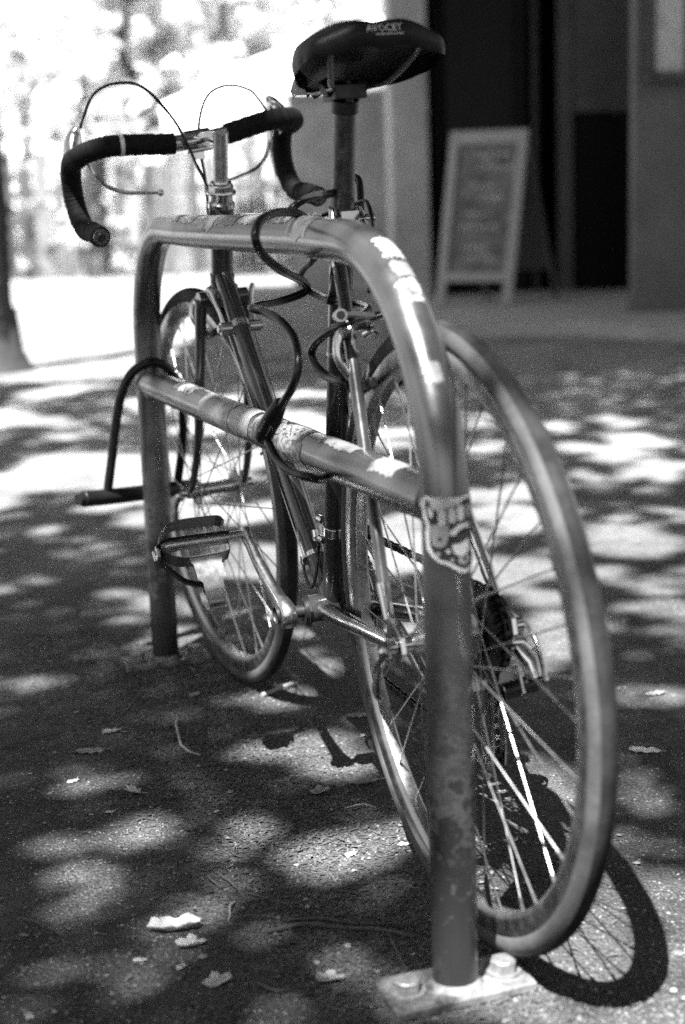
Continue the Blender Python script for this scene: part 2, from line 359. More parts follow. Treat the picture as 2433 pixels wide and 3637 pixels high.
def tree(name, loc, h, cr, trunk_r, label, leafm, nleaf, lsize, seed, group=None, lift=.35, lean=(0, 0)):
    rng = random.Random(seed); t = empty(name, loc, label, 'tree', group)
    mb = MB(); top_ = V((lean[0], lean[1], h * .75)); limb(mb, (0, 0, 0), top_, trunk_r, trunk_r * .35, rng, 8)
    ends = []
    for i in range(9):
        a = rng.uniform(0, 2 * pi); z0 = h * rng.uniform(lift, .7); e = V((cr * .75 * cos(a), cr * .75 * sin(a), min(h * .95, z0 + h * rng.uniform(.1, .3))))
        limb(mb, top_ * (z0 / (h * .75)), e, trunk_r * .35, trunk_r * .08, rng, 5); ends.append(e)
    mb.obj('trunk', M['bark'], t)
    lb = MB(); cl = []
    for i in range(26):
        a = rng.uniform(0, 2 * pi); rr = cr * sqrt(rng.random()); z = h * (lift + (1 - lift) * rng.random())
        cl.append((V((rr * cos(a), rr * sin(a), z)), cr * rng.uniform(.18, .4)))
    pts = []
    for i in range(nleaf):
        c, r = cl[rng.randrange(len(cl))]; d = V((rng.gauss(0, 1), rng.gauss(0, 1), rng.gauss(0, .7))); pts.append(c + d * r * .55)
    leaf_cloud(pts, lsize, lb, rng); lb.obj('crown', leafm, t, smooth=False, recalc=False); return t
BG = 'pale sunlit trees beyond the road'
labs = ['tall pale sunlit tree at the far left beyond the road', 'second pale tree from the left beyond the road', 'loose pale tree behind the left brake cable arc',
        'pale tree behind the two brake cable arcs', 'pale tree partly hidden by the white awning', 'high pale crown above the saddle, farthest back']
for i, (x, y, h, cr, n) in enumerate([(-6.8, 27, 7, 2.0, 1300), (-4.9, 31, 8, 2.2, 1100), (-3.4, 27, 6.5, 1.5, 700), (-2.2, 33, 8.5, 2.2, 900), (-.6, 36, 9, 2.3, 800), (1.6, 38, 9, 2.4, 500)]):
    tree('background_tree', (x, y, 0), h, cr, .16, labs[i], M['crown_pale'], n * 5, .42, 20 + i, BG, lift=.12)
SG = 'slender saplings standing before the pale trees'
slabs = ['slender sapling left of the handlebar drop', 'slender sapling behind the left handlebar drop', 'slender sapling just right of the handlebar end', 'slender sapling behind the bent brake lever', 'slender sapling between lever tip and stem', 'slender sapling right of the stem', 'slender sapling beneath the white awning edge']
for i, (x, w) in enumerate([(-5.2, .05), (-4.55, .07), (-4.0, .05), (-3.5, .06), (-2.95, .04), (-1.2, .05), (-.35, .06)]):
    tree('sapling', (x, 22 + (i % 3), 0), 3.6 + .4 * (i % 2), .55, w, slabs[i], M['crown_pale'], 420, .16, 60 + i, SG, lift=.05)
M['fence'] = [mat('fence_board', c, .9, 0, noise=.3, nscale=3) for c in (.05, .085, .13, .2)]
fn = empty('board_fence', (-4.2, 22.5, 0), 'weathered vertical board fence along the far side of the road at left', 'fence')
rg = random.Random(15); x = -4.6
while x < 3.9:
    w = rg.uniform(.13, .24); h = rg.uniform(1.45, 1.85)
    MB().box((x + w / 2, rg.uniform(-.02, .02), h / 2 + .03), (w - .02, .03, h)).obj('board', rg.choice(M['fence']), fn, smooth=False); x += w + rg.choice((.0, .01, .06))
for z in (.45, 1.25): MB().box((-.35, .06, z), (8.5, .05, .09)).obj('fence_rail', M['fence'][0], fn, smooth=False)
hb = MB(); rg = random.Random(5)
leaf_cloud([(rg.uniform(-8, .2), 25 + rg.gauss(0, .7), abs(rg.gauss(0, .9))) for _ in range(5200)], .4, hb, rg)
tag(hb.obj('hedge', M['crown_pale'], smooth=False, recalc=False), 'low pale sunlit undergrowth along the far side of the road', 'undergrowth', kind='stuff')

# shade trees: unseen crowns over and behind the camera, gaps shaped for sun spots
PATCH = [(-.281, 1.86, .046, .022, .009, -.044, 1), (-.336, 1.725, .042, .005, .008, -.039, .9), (-.321, 1.646, .033, .014, .006, -.022, .55), (-.373, 1.826, .026, .01, .007, -.027, .5), (-.149, 1.828, .037, .042, .013, -.053, .8), (-.172, 1.652, .033, .035, .007, -.023, .6), (-.202, 1.593, .022, .017, .006, -.022, .5), (-.022, 1.764, .071, .009, .003, -.075, 1), (.03, 1.87, .035, -.003, -.001, -.043, .6), (-.044, 2.176, .05, .008, .002, -.042, 1), (-.133, 2.146, .048, .02, .005, -.044, .6), (-.047, 2.557, .027, -.019, -.002, -.055, 1), (-.381, 2.057, .06, .019, .008, -.037, .45), (-.491, 3.157, .031, -.004, .006, -.042, .9), (-.433, 2.932, .027, -.003, .004, -.03, .7), (.404, 1.944, .035, -.003, -.015, -.075, .35), (.493, 2.344, .07, -.007, -.008, -.037, .9), (.204, 1.848, .014, -.026, -.011, -.031, .8), (.273, 1.835, .007, -.008, -.01, -.033, .7), (.166, 1.68, .026, -.002, -.005, -.049, .9), (.243, 1.566, .036, -.059, -.037, -.085, .95), (.216, 1.395, .139, -.009, -.007, -.046, .85), (.343, 1.468, .027, -.002, -.012, -.054, .9), (.175, 1.456, .032, -.002, -.005, -.036, 1), (-.245, 1.499, .054, .017, .008, -.038, .3), (-.336, 1.459, .037, -.003, .007, -.036, .25), (.682, 3.503, .118, -.073, -.043, -.201, 1), (.672, 3.072, .054, -.007, -.023, -.107, .9), (.824, 5.482, .077, -.019, -.02, -.132, .8), (.951, 4.61, .104, -.022, -.032, -.156, .5), (.728, 4.339, .099, -.019, -.017, -.098, .5), (.466, 5.631, .097, -.024, -.016, -.184, .5), (.35, 1.62, .075, 0, 0, .075, .9), (.44, 1.5, .11, 0, 0, .11, .9), (.29, 1.39, .13, 0, 0, .10, .95), (.23, 1.50, .09, 0, 0, .08, .95), (.34, 1.76, .05, 0, 0, .04, .5), (.16, 1.43, .07, 0, 0, .05, 1), (.045, 1.415, .035, 0, 0, .03, .7), (.0, 1.48, .03, 0, 0, .03, .3), (.3, 1.66, .05, 0, 0, .06, .9)]
# sunlit spots on the bicycle and rack, as the ground point their sun ray would reach
for (x, y, r_, s_) in [(.235, 1.83, .075, .55), (.24, 1.92, .10, .95), (.222, 2.01, .09, .8), (.19, 2.12, .05, .2), (.162, 2.228, .03, .5), (.095, 2.416, .03, .5), (.05, 2.55, .03, .5), (-.005, 2.70, .035, .6),
                       (.134, 2.0, .018, .8), (.084, 2.141, .02, .8), (.034, 2.283, .02, .8), (-.1, 2.66, .03, .9), (.083, 1.833, .05, 1), (-.013, 2.091, .06, 1), (-.089, 2.159, .055, 1), (.141, 1.789, .03, .9),
                       (.104, 1.841, .03, .8), (.243, 2.22, .03, .8), (.238, 2.263, .025, .7), (-.114, 2.404, .06, 1), (.338, 1.662, .03, .6), (.333, 1.55, .03, .5), (-.146, 2.928, .06, 1), (.176, 3.006, .05, .8)]:
    PATCH.append((x, y, r_, 0, 0, r_, s_))
def vnoise(x, y, seed=0):
    def h(i, j): return random.Random(i * 7349 + j * 91733 + seed * 101).random()
    i, j = math.floor(x), math.floor(y); fx, fy = x - i, y - j; fx = fx * fx * (3 - 2 * fx); fy = fy * fy * (3 - 2 * fy)
    return (_h(i, j, seed) * (1 - fx) + _h(i + 1, j, seed) * fx) * (1 - fy) + (_h(i, j + 1, seed) * (1 - fx) + _h(i + 1, j + 1, seed) * fx) * fy
_hc = {}
def _h(i, j, s):
    k = (i, j, s)
    if k not in _hc: _hc[k] = random.Random(i * 7349 + j * 91733 + s * 10177).random()
    return _hc[k]
def gap(x, y, rng):
    """share of sun let through towards ground point x, y"""
    best = 0
    if y < 6.2:
        for cx, cy, ax, ay, bx, by, s in PATCH:
            dx, dy = x - cx, y - cy
            if abs(dx) + abs(dy) > .5: continue
            det = ax * by - ay * bx; u = (dx * by - dy * bx) / det; v = (ax * dy - ay * dx) / det
            rr2 = (u * u + v * v) / .62
            if rr2 < 1.15: best = max(best, s * min(1, (1.15 - rr2) * 2.6))
    if y > 2.5 or x < -.75 or x > 1.0:
        k = 1 / (.55 + .09 * y); n = vnoise(x * 4.2 * k + 3, y * 5.2 * k, 1) * .55 + vnoise(x * 10 * k, y * 12 * k, 2) * .45
        th = .575
        if x > .15 and y > 4.6: th = .66
        if x > .3 and y > 6.0: th = 9
        if y > 6.8 and x > -1.1: th = 9
        if x > 0: th += .02
        if y < 3.9: th = .565 + max(0, 3.5 - y) * .1
        if n > th: best = max(best, min(1, (n - th) / .09))
    if y > 7.9 and x < -1.05 - .0 * (y - 8) and y < 13: best = 1
    return best
def shade_tree(loc, label, zones, trunk_r, seed, lean_to):
    rng = random.Random(seed); t = empty('shade_tree', loc, label, 'tree', 'plane trees shading the bicycle'); L = V(loc); lb = MB()
    for (x0, x1, y0, y1, hz, lay, n, size) in zones:
        pts = []
        for _ in range(n):
            gx, gy = rng.uniform(x0, x1), rng.uniform(y0, y1); z = hz + rng.uniform(0, lay); m = size * .42
            w = max(gap(gx, gy, rng), gap(gx + m, gy, rng), gap(gx - m, gy, rng), gap(gx, gy + m, rng), gap(gx, gy - m, rng))
            if w and rng.random() < min(1, w ** .4): continue
            pts.append(V((gx, gy, 0)) + SUN * (z / SUN.z) - L)
        leaf_cloud(pts, size, lb, rng, .3)
    lb.obj('crown', M['crown'], t, smooth=False, recalc=False)
    mb = MB(); hub = V((lean_to[0], lean_to[1], 3.6)); limb(mb, (0, 0, -.05), hub, trunk_r, trunk_r * .7, rng, 8, .03)
    mb.tube([(0, 0, -.02), (0, 0, .12), (0, 0, .35)], [trunk_r * 1.6, trunk_r * 1.15, trunk_r], 12)
    mb.obj('trunk', M['bark'], t)
    return t, hub

# plain base: near crown over the bicycle, wide crown over the square
shade_tree((-2.3, -3.4, 0), 'unseen spreading shade tree behind the viewpoint, crown gaps shaped to cast the dapples', [
   
    (-1.25, 1.6, .75, 3.4, 5.4, .5, 56000, .045), (-4.5, -1.2, .2, 7.5, 5.2, .8, 9000, .16), (-1.25, 4.5, 3.3, 7.6, 6.4, .8, 26000, .10), (1.55, 5, .2, 3.5, 5.2, .8, 5000, .16), (-4, 4.5, -3.2, .8, 5.2, .8, 7000, .2), (-9, -4.4, -5, 7, 4.6, 1.6, 5000, .34), (-9, 9, -9, -3.2, 4.2, 1.8, 7000, .36), (4.6, 10, -4, 7, 4.6, 1.6, 5000, .34)], .22, 11, (.3, .4))  # outermost crown zones added to block sky light
shade_tree((-1.91, 8.35, 0), 'dark tree trunk standing on the square at the left edge', [
    (-1.15, 7.5, 7.4, 18.0, 5.6, .9, 24000, .38), (-4.5, -1.0, 7.2, 8.1, 5.6, .6, 1600, .2)], .155, 12, (.02, -.6))

# ------------------------------------------------------------------ bike rack
RA = V((.0995, 1.4224, 0)); RD = V((-.3302 - .0995, 2.6339 - 1.4224, 0)); RL = RD.length; RD.normalize(); RN = V((RD.y, -RD.x, 0)); RR = .0239
rack = empty('bicycle_rack', RA, 'steel tube bicycle rack with stickers and crossbar bolted to the ground', 'bike rack')
def rp(s, z, off=0): return RD * s + RN * off + V((0, 0, z))
def rz_(s): return .7674 + .0157 * (s / RL - .5)
path = [rp(0, .004), rp(0, .15), rp(0, .3), rp(0, .42)]
for i in range(15):
    a = pi / 2 * i / 14; path.append(rp(.262 - .262 * cos(a), rz_(0) - .262 + .262 * sin(a)))
for s in (.4, .6, .8, .95): path.append(rp(s, rz_(s)))
for i in range(13):
    a = pi / 2 * i / 12; path.append(rp(RL - .19 + .19 * sin(a), rz_(RL) - .19 + .19 * cos(a)))
path += [rp(RL, .4), rp(RL, .2), rp(RL, .004)]
HOOP = path
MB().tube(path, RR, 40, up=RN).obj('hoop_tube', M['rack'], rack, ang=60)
cross = [rp(s, .51) for s in (.02, .3, .6, .9, RL - .02)]
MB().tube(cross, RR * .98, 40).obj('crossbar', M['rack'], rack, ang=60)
for s in (RR - .001, RL - RR + .001):
    ring = []
    for j in range(28):
        a = 2 * pi * j / 28; dy = RR * 1.0 * cos(a); dz = RR * 1.0 * sin(a)
        x = (sqrt(max(RR ** 2 - dy ** 2, 0))); ring.append(rp((x if s < .5 else RL - x), .51 + dz, dy))
    MB().tube(ring, .0026, 6, closed=True).obj('weld_bead', M['rack'], rack)
def flange(s, nm):
    p = MB(); Mx = Matrix.Translation(rp(s, .006)) @ Matrix.Rotation(math.atan2(RN.y, RN.x), 4, 'Z')
    p.prism([(-.080, -.039), (.076, -.036), (.080, .036), (-.076, .038)], .009, Mx)
    fl = p.obj('base_plate', M['plate'], rack, bevel=.001, smooth=False)
    w = MB(); w.lathe([(RR * .99, .010), (RR + .006, .0105), (RR * 1.0, .017)], 'z', rp(s, 0), 40); w.obj('weld_bead', M['plate'], rack)
    for off in (-.053, .055):
        c = rp(s, 0, off); b = MB()
        b.lathe([(.0001, .0108), (.019, .0108), (.019, .0128), (.0001, .0128)], 'z', c, 28)
        b.prism([(.0145 * cos(pi / 3 * i + .3), .0145 * sin(pi / 3 * i + .3)) for i in range(6)], .0105, Matrix.Translation(c + V((0, 0, .0182))))
        b.lathe([(.0001, .0234), (.0128, .0234), (.0112, .0248), (.0001, .0252)], 'z', c, 24)
        b.obj('anchor_bolt', M['bolt'], rack, ang=35)
flange(0, 0); flange(RL, 1)

# stickers follow the tube surface
def path_frame(path, s_target):
    acc = 0
    for i in range(len(path) - 1):
        a, b = V(path[i]), V(path[i + 1]); d = (b - a).length
        if acc + d >= s_target:
            t = (s_target - acc) / d; c = a.lerp(b, t)
            T0 = (b - (V(path[i - 1]) if i else a)).normalized(); T1 = ((V(path[i + 2]) if i + 2 < len(path) else b) - a).normalized()
            T = T0.lerp(T1, t).normalized(); return c, T
        acc += d
    return V(path[-1]), (V(path[-1]) - V(path[-2])).normalized()
def surf(path, s, ang, r):
    # ang 0 = rack left side (towards camera), 90deg = outward/up normal
    c, T = path_frame(path, s); left = -RN; out = left.cross(T) * (1 if True else -1)
    out = T.cross(left) if out.z < 0 and abs(out.z) > .2 else out
    return c + (left * cos(ang) + out * sin(ang)) * r
def sticker(path, s0, s1, a0, a1, m, lift=.0005, jag=.0, seed=1, ns=14, na=12, r=RR):
    rng = random.Random(seed); mb = MB(); vs = []
    for i in range(ns + 1):
        for j in range(na + 1):
            s = s0 + (s1 - s0) * i / ns; a = a0 + (a1 - a0) * j / na
            if i in (0, ns): s += rng.uniform(-jag, jag)
            if j in (0, na): a += rng.uniform(-jag, jag) / r
            vs.append(surf(path, s, a, r + lift))
    mb.add(vs, [(i * (na + 1) + j, i * (na + 1) + j + 1, (i + 1) * (na + 1) + j + 1, (i + 1) * (na + 1) + j) for i in range(ns) for j in range(na)])
    return mb.obj('sticker', m, rack, recalc=False)
def text2d(s, size):
    cu = bpy.data.curves.new('t', 'FONT'); cu.body = s; cu.size = size; cu.align_x = 'CENTER'; cu.align_y = 'CENTER'; cu.resolution_u = 2
    o = bpy.data.objects.new('t', cu); COL.objects.link(o); bpy.context.view_layer.update()
    me = bpy.data.meshes.new_from_object(o.evaluated_get(bpy.context.evaluated_depsgraph_get()))
    vs = [v.co.copy() for v in me.vertices]; fs = [tuple(p.vertices) for p in me.polygons]
    bpy.data.objects.remove(o); bpy.data.curves.remove(cu); bpy.data.meshes.remove(me); return vs, fs
def stext(path, s, ang, body, size, m, rot=0, lift=.0011, par=None, r=RR):
    vs, fs = text2d(body, size); out = []
    for v in vs:
        x, y = v.x * cos(rot) - v.y * sin(rot), v.x * sin(rot) + v.y * cos(rot)
        out.append(surf(path, s + x, ang + y / r, r + lift))
    o = MB().add(out, fs).obj('lettering', m, par or rack, recalc=False, smooth=False); return o
ST_PALE = mat('pale_sticker', .1, .4, 0, col2=.27, thr=(.36, .46), nscale=60)
ST_WORN = mat('worn_sticker', .09, .5, 0, col2=.4, nscale=110, thr=(.42, .56))
ST_GREY = mat('grey_sticker', .2, .4, .1, noise=.2, nscale=90)
ST_DARK = mat('dark_print_sticker', .03, .5, 0, col2=.4, nscale=140, thr=(.42, .56))
ST_STRIPE = mat('striped_print_sticker', .7, .45, 0)
def stripe(m, ax, sc, lo=.05, hi=.62, duty=.5):
    t = m.node_tree; b = t.nodes['Principled BSDF']; w = t.nodes.new('ShaderNodeTexWave'); w.inputs['Scale'].default_value = sc; w.inputs['Distortion'].default_value = 3
    w.inputs['Detail'].default_value = 4; w.inputs['Detail Scale'].default_value = 3
    tc = t.nodes['Texture Coordinate'] if 'Texture Coordinate' in t.nodes else t.nodes.new('ShaderNodeTexCoord')
    mp = t.nodes.new('ShaderNodeMapping'); mp.inputs['Rotation'].default_value = (0, 0, -math.atan2(RD.y, RD.x)); t.links.new(tc.outputs['Object'], mp.inputs[0]); t.links.new(mp.outputs[0], w.inputs['Vector'])
    cr = t.nodes.new('ShaderNodeValToRGB'); cr.color_ramp.elements[0].position = duty - .08; cr.color_ramp.elements[1].position = duty + .08
    cr.color_ramp.elements[0].color = g3(lo); cr.color_ramp.elements[1].color = g3(hi); t.links.new(w.outputs['Color'], cr.inputs[0]); t.links.new(cr.outputs[0], b.inputs['Base Color'])
stripe(ST_STRIPE, 0, 60, .04, .42, .36)
# hoop: arc length to start of bend .5, along top
B0 = .42 + (rz_(0) - .262 - .42) ; BEND = pi / 2 * .262; T0_ = B0 + BEND - .262  # top run: s_path = T0_ + s
def hs(s): return T0_ + s
sticker(HOOP, hs(.73), hs(.80), radians(10), radians(130), ST_PALE, jag=.003, seed=2)
sticker(HOOP, hs(.63), hs(.725), radians(30), radians(130), ST_GREY, jag=.002, seed=3)
sticker(HOOP, hs(.50), hs(.62), radians(35), radians(140), ST_STRIPE, jag=.002, seed=4)
sticker(HOOP, hs(.85), hs(.98), radians(35), radians(130), ST_WORN, jag=.003, seed=5)
sticker(HOOP, hs(.41), hs(.49), radians(40), radians(135), ST_WORN, jag=.002, seed=6)
sticker(HOOP, hs(.325), hs(.395), radians(5), radians(120), ST_GREY, jag=.001, seed=7)
mb = MB(); tri = [(.338, 12), (.382, 12), (.36, -14)]
mb.add([surf(HOOP, hs(s), radians(a), RR + .0011) for s, a in tri], [(0, 1, 2)]); mb.obj('sticker_mark', M['paint_dark'], rack, recalc=False)
sticker(HOOP, B0 + .205, B0 + .235, radians(62), radians(120), ST_WORN, jag=.003, seed=8)
sticker(HOOP, B0 + .24, B0 + .262, radians(70), radians(125), ST_GREY, jag=.002, seed=28)
sticker(HOOP, B0 + .27, B0 + .31, radians(70), radians(130), ST_STRIPE, jag=.002, seed=9)
sticker(HOOP, B0 + .12, B0 + .14, radians(60), radians(100), ST_GREY, jag=.002, seed=10)
# crossbar (path starts at s=.02)
def cs_(s): return s - .02
sticker(cross, cs_(.70), cs_(.86), radians(-40), radians(95), ST_PALE, jag=.002, seed=11, r=RR * .98)
sticker(cross, cs_(.60), cs_(.69), radians(-25), radians(110), ST_STRIPE, jag=.003, seed=12, r=RR * .98)
sticker(cross, cs_(.655), cs_(.71), radians(-45), radians(-22), ST_DARK, jag=.003, seed=13, r=RR * .98)
sticker(cross, cs_(.515), cs_(.585), radians(-10), radians(110), ST_WORN, jag=.003, seed=14, r=RR * .98)
s_ = sticker(cross, cs_(.375), cs_(.505), radians(-70), radians(30), ST_WORN, jag=.003, seed=15, r=RR * .98)
stext(cross, cs_(.435), radians(-32), '201', .02, M['print'], rot=pi, par=s_, r=RR * .98); s_.children[0].parent = s_
sticker(cross, cs_(.385), cs_(.49), radians(30), radians(115), ST_DARK, jag=.003, seed=16, r=RR * .98)
sticker(cross, cs_(.23), cs_(.34), radians(55), radians(120), ST_PALE, jag=.002, seed=17, r=RR * .98)
sticker(cross, cs_(.095), cs_(.16), radians(35), radians(125), ST_PALE, jag=.003, seed=18, r=RR * .98)
sticker(cross, cs_(.93), cs_(1.05), radians(40), radians(120), ST_WORN, jag=.003, seed=19, r=RR * .98)

# face sticker wrapped on the near leg: outline points in millimetres across / height
cam_dir = V((-RA.x, -RA.y, 0)).normalized(); side = V((0, 0, 1)).cross(cam_dir)  # to the viewer's right
def leg_pt(px, py, lift):
    x = max(-.985, min(.985, (px - 697) / 347)); a = math.asin(x); z = .5215 - (py - 590) * .0000693
    return (cam_dir * cos(a) + side * sin(a)) * (RR + lift) + V((0, 0, z))
def dense(poly, n=4):
    out = []
    for i in range(len(poly)):
        a, b = poly[i], poly[(i + 1) % len(poly)]
        for k in range(n): out.append((a[0] + (b[0] - a[0]) * k / n, a[1] + (b[1] - a[1]) * k / n))
    return out
def leg_shape(poly, lift, m, par, name='sticker_mark'):
    b = bmesh.new(); pts = dense(poly)
    f = b.faces.new([b.verts.new((x, y, 0)) for x, y in pts]); bmesh.ops.triangulate(b, faces=[f])
    for _ in range(2):
        lo = [e for e in b.edges if e.calc_length() > 60]
        if lo: bmesh.ops.subdivide_edges(b, edges=lo, cuts=1); bmesh.ops.triangulate(b, faces=b.faces[:])
    for v in b.verts: v.co = leg_pt(v.co.x, v.co.y, lift)
    me = bpy.data.meshes.new(name); b.to_mesh(me); b.free(); me.materials.append(m); o = bpy.data.objects.new(name, me); COL.objects.link(o); o.parent = par; return o
fs_ = leg_shape([(400, 590), (440, 608), (540, 712), (720, 690), (900, 640), (1038, 592), (1038, 1655), (930, 1670), (820, 1610), (700, 1530), (600, 1500), (520, 1440), (440, 1340), (420, 1100), (440, 980), (400, 880), (370, 720)], .0008, M['white'], rack, 'face_sticker')
fs_['label'] = 'die-cut sticker of a toothy growling face, white outline'
leg_shape([(415, 665), (480, 725), (560, 765), (700, 735), (900, 690), (1036, 650), (1036, 1560), (930, 1600), (850, 1560), (720, 1475), (600, 1450), (530, 1380), (475, 1250), (490, 1000), (430, 820)], .0013, M['print'], fs_)
def rr(x0, y0, x1, y1, k=18): return [(x0 + k, y0), (x1 - k, y0), (x1, y0 + k), (x1, y1 - k), (x1 - k, y1), (x0 + k, y1), (x0, y1 - k), (x0, y0 + k)]
def circ(x, y, r, n=10): return [(x + r * cos(2 * pi * i / n), y + r * sin(2 * pi * i / n)) for i in range(n)]
for p, m in [(rr(600, 750, 700, 965), 'white'), (rr(730, 735, 822, 940), 'white'), (rr(842, 705, 932, 915), 'white'), (rr(955, 695, 1015, 880), 'grey_print'),
             ([(455, 715), (540, 790), (520, 880), (485, 860)], 'white'), ([(510, 980), (600, 950), (730, 975), (740, 1060), (700, 1240), (620, 1290), (520, 1260), (505, 1120)], 'grey_print'),
             ([(735, 1110), (770, 1040), (860, 970), (985, 950), (1000, 1040), (930, 1020), (850, 1060), (810, 1120)], 'white'),
             ([(770, 1245), (890, 1235), (985, 1175), (1000, 1340), (950, 1400), (860, 1412), (800, 1370)], 'white'), (circ(588, 1380, 36), 'grey_print'), (circ(722, 1338, 32), 'white'), (circ(772, 1465, 30), 'grey_print'), (circ(922, 1470, 72), 'grey_print')]:
    leg_shape(p, .0018, M[m], fs_)
leg_shape(circ(925, 1450, 26), .0023, M['print'], fs_); leg_shape(circ(617, 1165, 26), .0023, M['print'], fs_)

# ------------------------------------------------------------------ bicycle
YAW, LEAN = .3262, -.0442
l0 = V((-cos(YAW), -sin(YAW), 0)); EX = V((-sin(YAW), cos(YAW), 0)); EY = cos(LEAN) * l0 + sin(LEAN) * V((0, 0, 1)); EZ = -sin(LEAN) * l0 + cos(LEAN) * V((0, 0, 1))
BO = V((.1306, 1.5641, 0))
bike = empty('bicycle', BO, 'dark steel racing bicycle with drop handlebars leaning beside the rack', 'bicycle')
BM = Matrix(((EX.x, EY.x, EZ.x, BO.x), (EX.y, EY.y, EZ.y, BO.y), (EX.z, EY.z, EZ.z, BO.z), (0, 0, 0, 1))); bike.matrix_world = BM
def B(x, y, z): return BM @ V((x, y, z))
BB = V((.426, 0, .271)); SA = radians(73); HA = V((-cos(SA), 0, sin(SA)))
CROWN = V((.867, 0, .685)); HTOP = V((.83, 0, .807)); FH = V((1.02, 0, .34)); STT = BB + HA * .5475; SPT = BB + HA * .675
STR = .085
def steer(p, a=STR):
    v = V(p) - CROWN; return CROWN + Quaternion(HA, a) @ v
p_ = M['paint']
def part(mb, name, m, par=bike, **k): return mb.obj(name, m, par, **k)
# frame
part(MB().tube([BB, BB + HA * .365], .0143, 20), 'seat_tube', M['paint_dark'])['label'] = 'dark lower seat tube'
part(MB().tube([BB + HA * .366, STT], .0144, 20), 'seat_tube', p_)
part(MB().lathe([(.0145, 0), (.0156, .001), (.0156, .006), (.0145, .007)], 'z', (0, 0, 0), 24), 'tube_band', M['alloy'])
bpy.data.objects['tube_band'].matrix_local = Matrix.Translation(BB + HA * .363) @ HA.to_track_quat('Z', 'Y').to_matrix().to_4x4()
part(MB().tube([V((.272, 0, .772)), V((.836, 0, .779))], .0128, 20), 'top_tube', p_)
part(MB().tube([V((.862, 0, .708)), BB], .0145, 22), 'down_tube', p_)
part(MB().tube([CROWN, HTOP], .0172, 22), 'head_tube', p_)
mb = MB(); mb.tube([CROWN + HA * .006, CROWN + HA * .02], .0192, 22); mb.tube([HTOP - HA * .016, HTOP - HA * .002], .0192, 22); part(mb, 'head_lug', p_)
for s in (1, -1):
    pts = spline([V((.255, s * .0165, .782)), V((.225, s * .023, .735)), V((.13, s * .043, .557)), V((.035, s * .063, .378))], 5)
    part(MB().tube(pts, [.0085 - .0018 * i / (len(pts) - 1) for i in range(len(pts))], 14), 'seat_stay', p_ if s > 0 else M['chrome'])
    part(MB().tube([V((.046, s * .0615, .397)), V((.026, s * .0645, .362))], [.0078, .0058], 14), 'stay_tip', M['chrome'])
    pts = spline([V((.405, s * .018, .273)), V((.32, s * .0285, .287)), V((.2, s * .043, .307))], 5)
    part(MB().tube(pts, [.0115] * 6 + [.0112, .011, .0108, .0106, .0104], 16), 'chain_stay', p_)
    part(MB().tube([V((.2, s * .043, .307)), V((.1, s * .0545, .3235)), V((.03, s * .0625, .335))], [.0106, .0092, .0078], 16), 'chain_stay_end', M['chrome'])
    mb = MB(); mb.prism([(-.016, -.006), (-.012, .012), (.004, .022), (.02, .03), (.034, .028), (.022, .012), (.036, .004), (.04, -.01), (.02, -.008), (.008, -.018), (-.006, -.016)], .0055,
                        Matrix.Translation((0, s * .0645, .34)) @ Matrix.Rotation(pi / 2, 4, 'X')); part(mb, 'dropout', M['chrome'], bevel=.0006, smooth=False)
mb = MB(); mb.tube([V((.192, .03, .672)), V((.192, -.03, .672))], .006, 12); part(mb, 'brake_bridge', p_)
mb = MB(); mb.tube([BB + V((0, .035, 0)), BB - V((0, .035, 0))], .0195, 28); part(mb, 'bottom_bracket_shell', p_)
mb = MB(); mb.tube([BB + V((0, .0352, 0)), BB + V((0, .040, 0))], .0188, 28); mb.tube([BB + V((0, .040, 0)), BB + V((0, .0425, 0))], .0165, 28); mb.tube([BB + V((0, .0425, 0)), BB + V((0, .056, 0))], .0085, 16); part(mb, 'bearing_cup', M['steel_dark'])
mb = MB(); mb.tube([BB + V((0, .0352, 0)), BB + V((0, .0385, 0))], .0222, 9); part(mb, 'lock_ring', M['steel_dark'])
# seat cluster
mb = MB(); c = STT - HA * .012
mb.tube([STT - HA * .03, STT + HA * .002], .0168, 22); part(mb, 'seat_lug', p_)
mb = MB(); mb.box(STT + V((-.018, 0, -.012)), (.016, .022, .02)); mb.tube([STT + V((-.02, .019, -.012)), STT + V((-.02, -.03, -.012))], .0035, 12)
mb.tube([STT + V((-.02, .018, -.012)), STT + V((-.02, .012, -.012))], .0062, 6); mb.tube([STT + V((-.02, -.02, -.012)), STT + V((-.02, -.031, -.012))], .0058, 10); part(mb, 'binder_bolt', M['chrome'])
for s in (1, -1):
    part(MB().tube([V((.256, s * .0155, .795)), V((.243, s * .019, .768)), V((.222, s * .0235, .73))], [.0045, .0092, .0088], 12), 'stay_cap', M['chrome'])
# seat post
prof = []
part(MB().tube([STT - HA * .05, SPT - HA * .014], .0135, 32), 'seat_post', M['paint_post'])
part(MB().tube([SPT - HA * .014, SPT], [.0155, .0158], 28), 'seat_post_collar', M['steel_dark'])
mb = MB(); mb.box(SPT + V((0, 0, .008)), (.045, .038, .016)); mb.tube([SPT + V((0, .024, .014)), SPT + V((0, -.024, .014))], .0075, 16); mb.tube([SPT + V((-.014, .0, -.004)), SPT + V((-.014, 0, .022))], .0045, 10)
mb.tube([SPT + V((.0, .014, .018)), SPT + V((.0, .026, .012))], .01, 12); mb.tube([SPT + V((.0, -.014, .018)), SPT + V((.0, -.026, .012))], .01, 12)
part(mb, 'saddle_clamp', M['steel_dark'], bevel=.001)
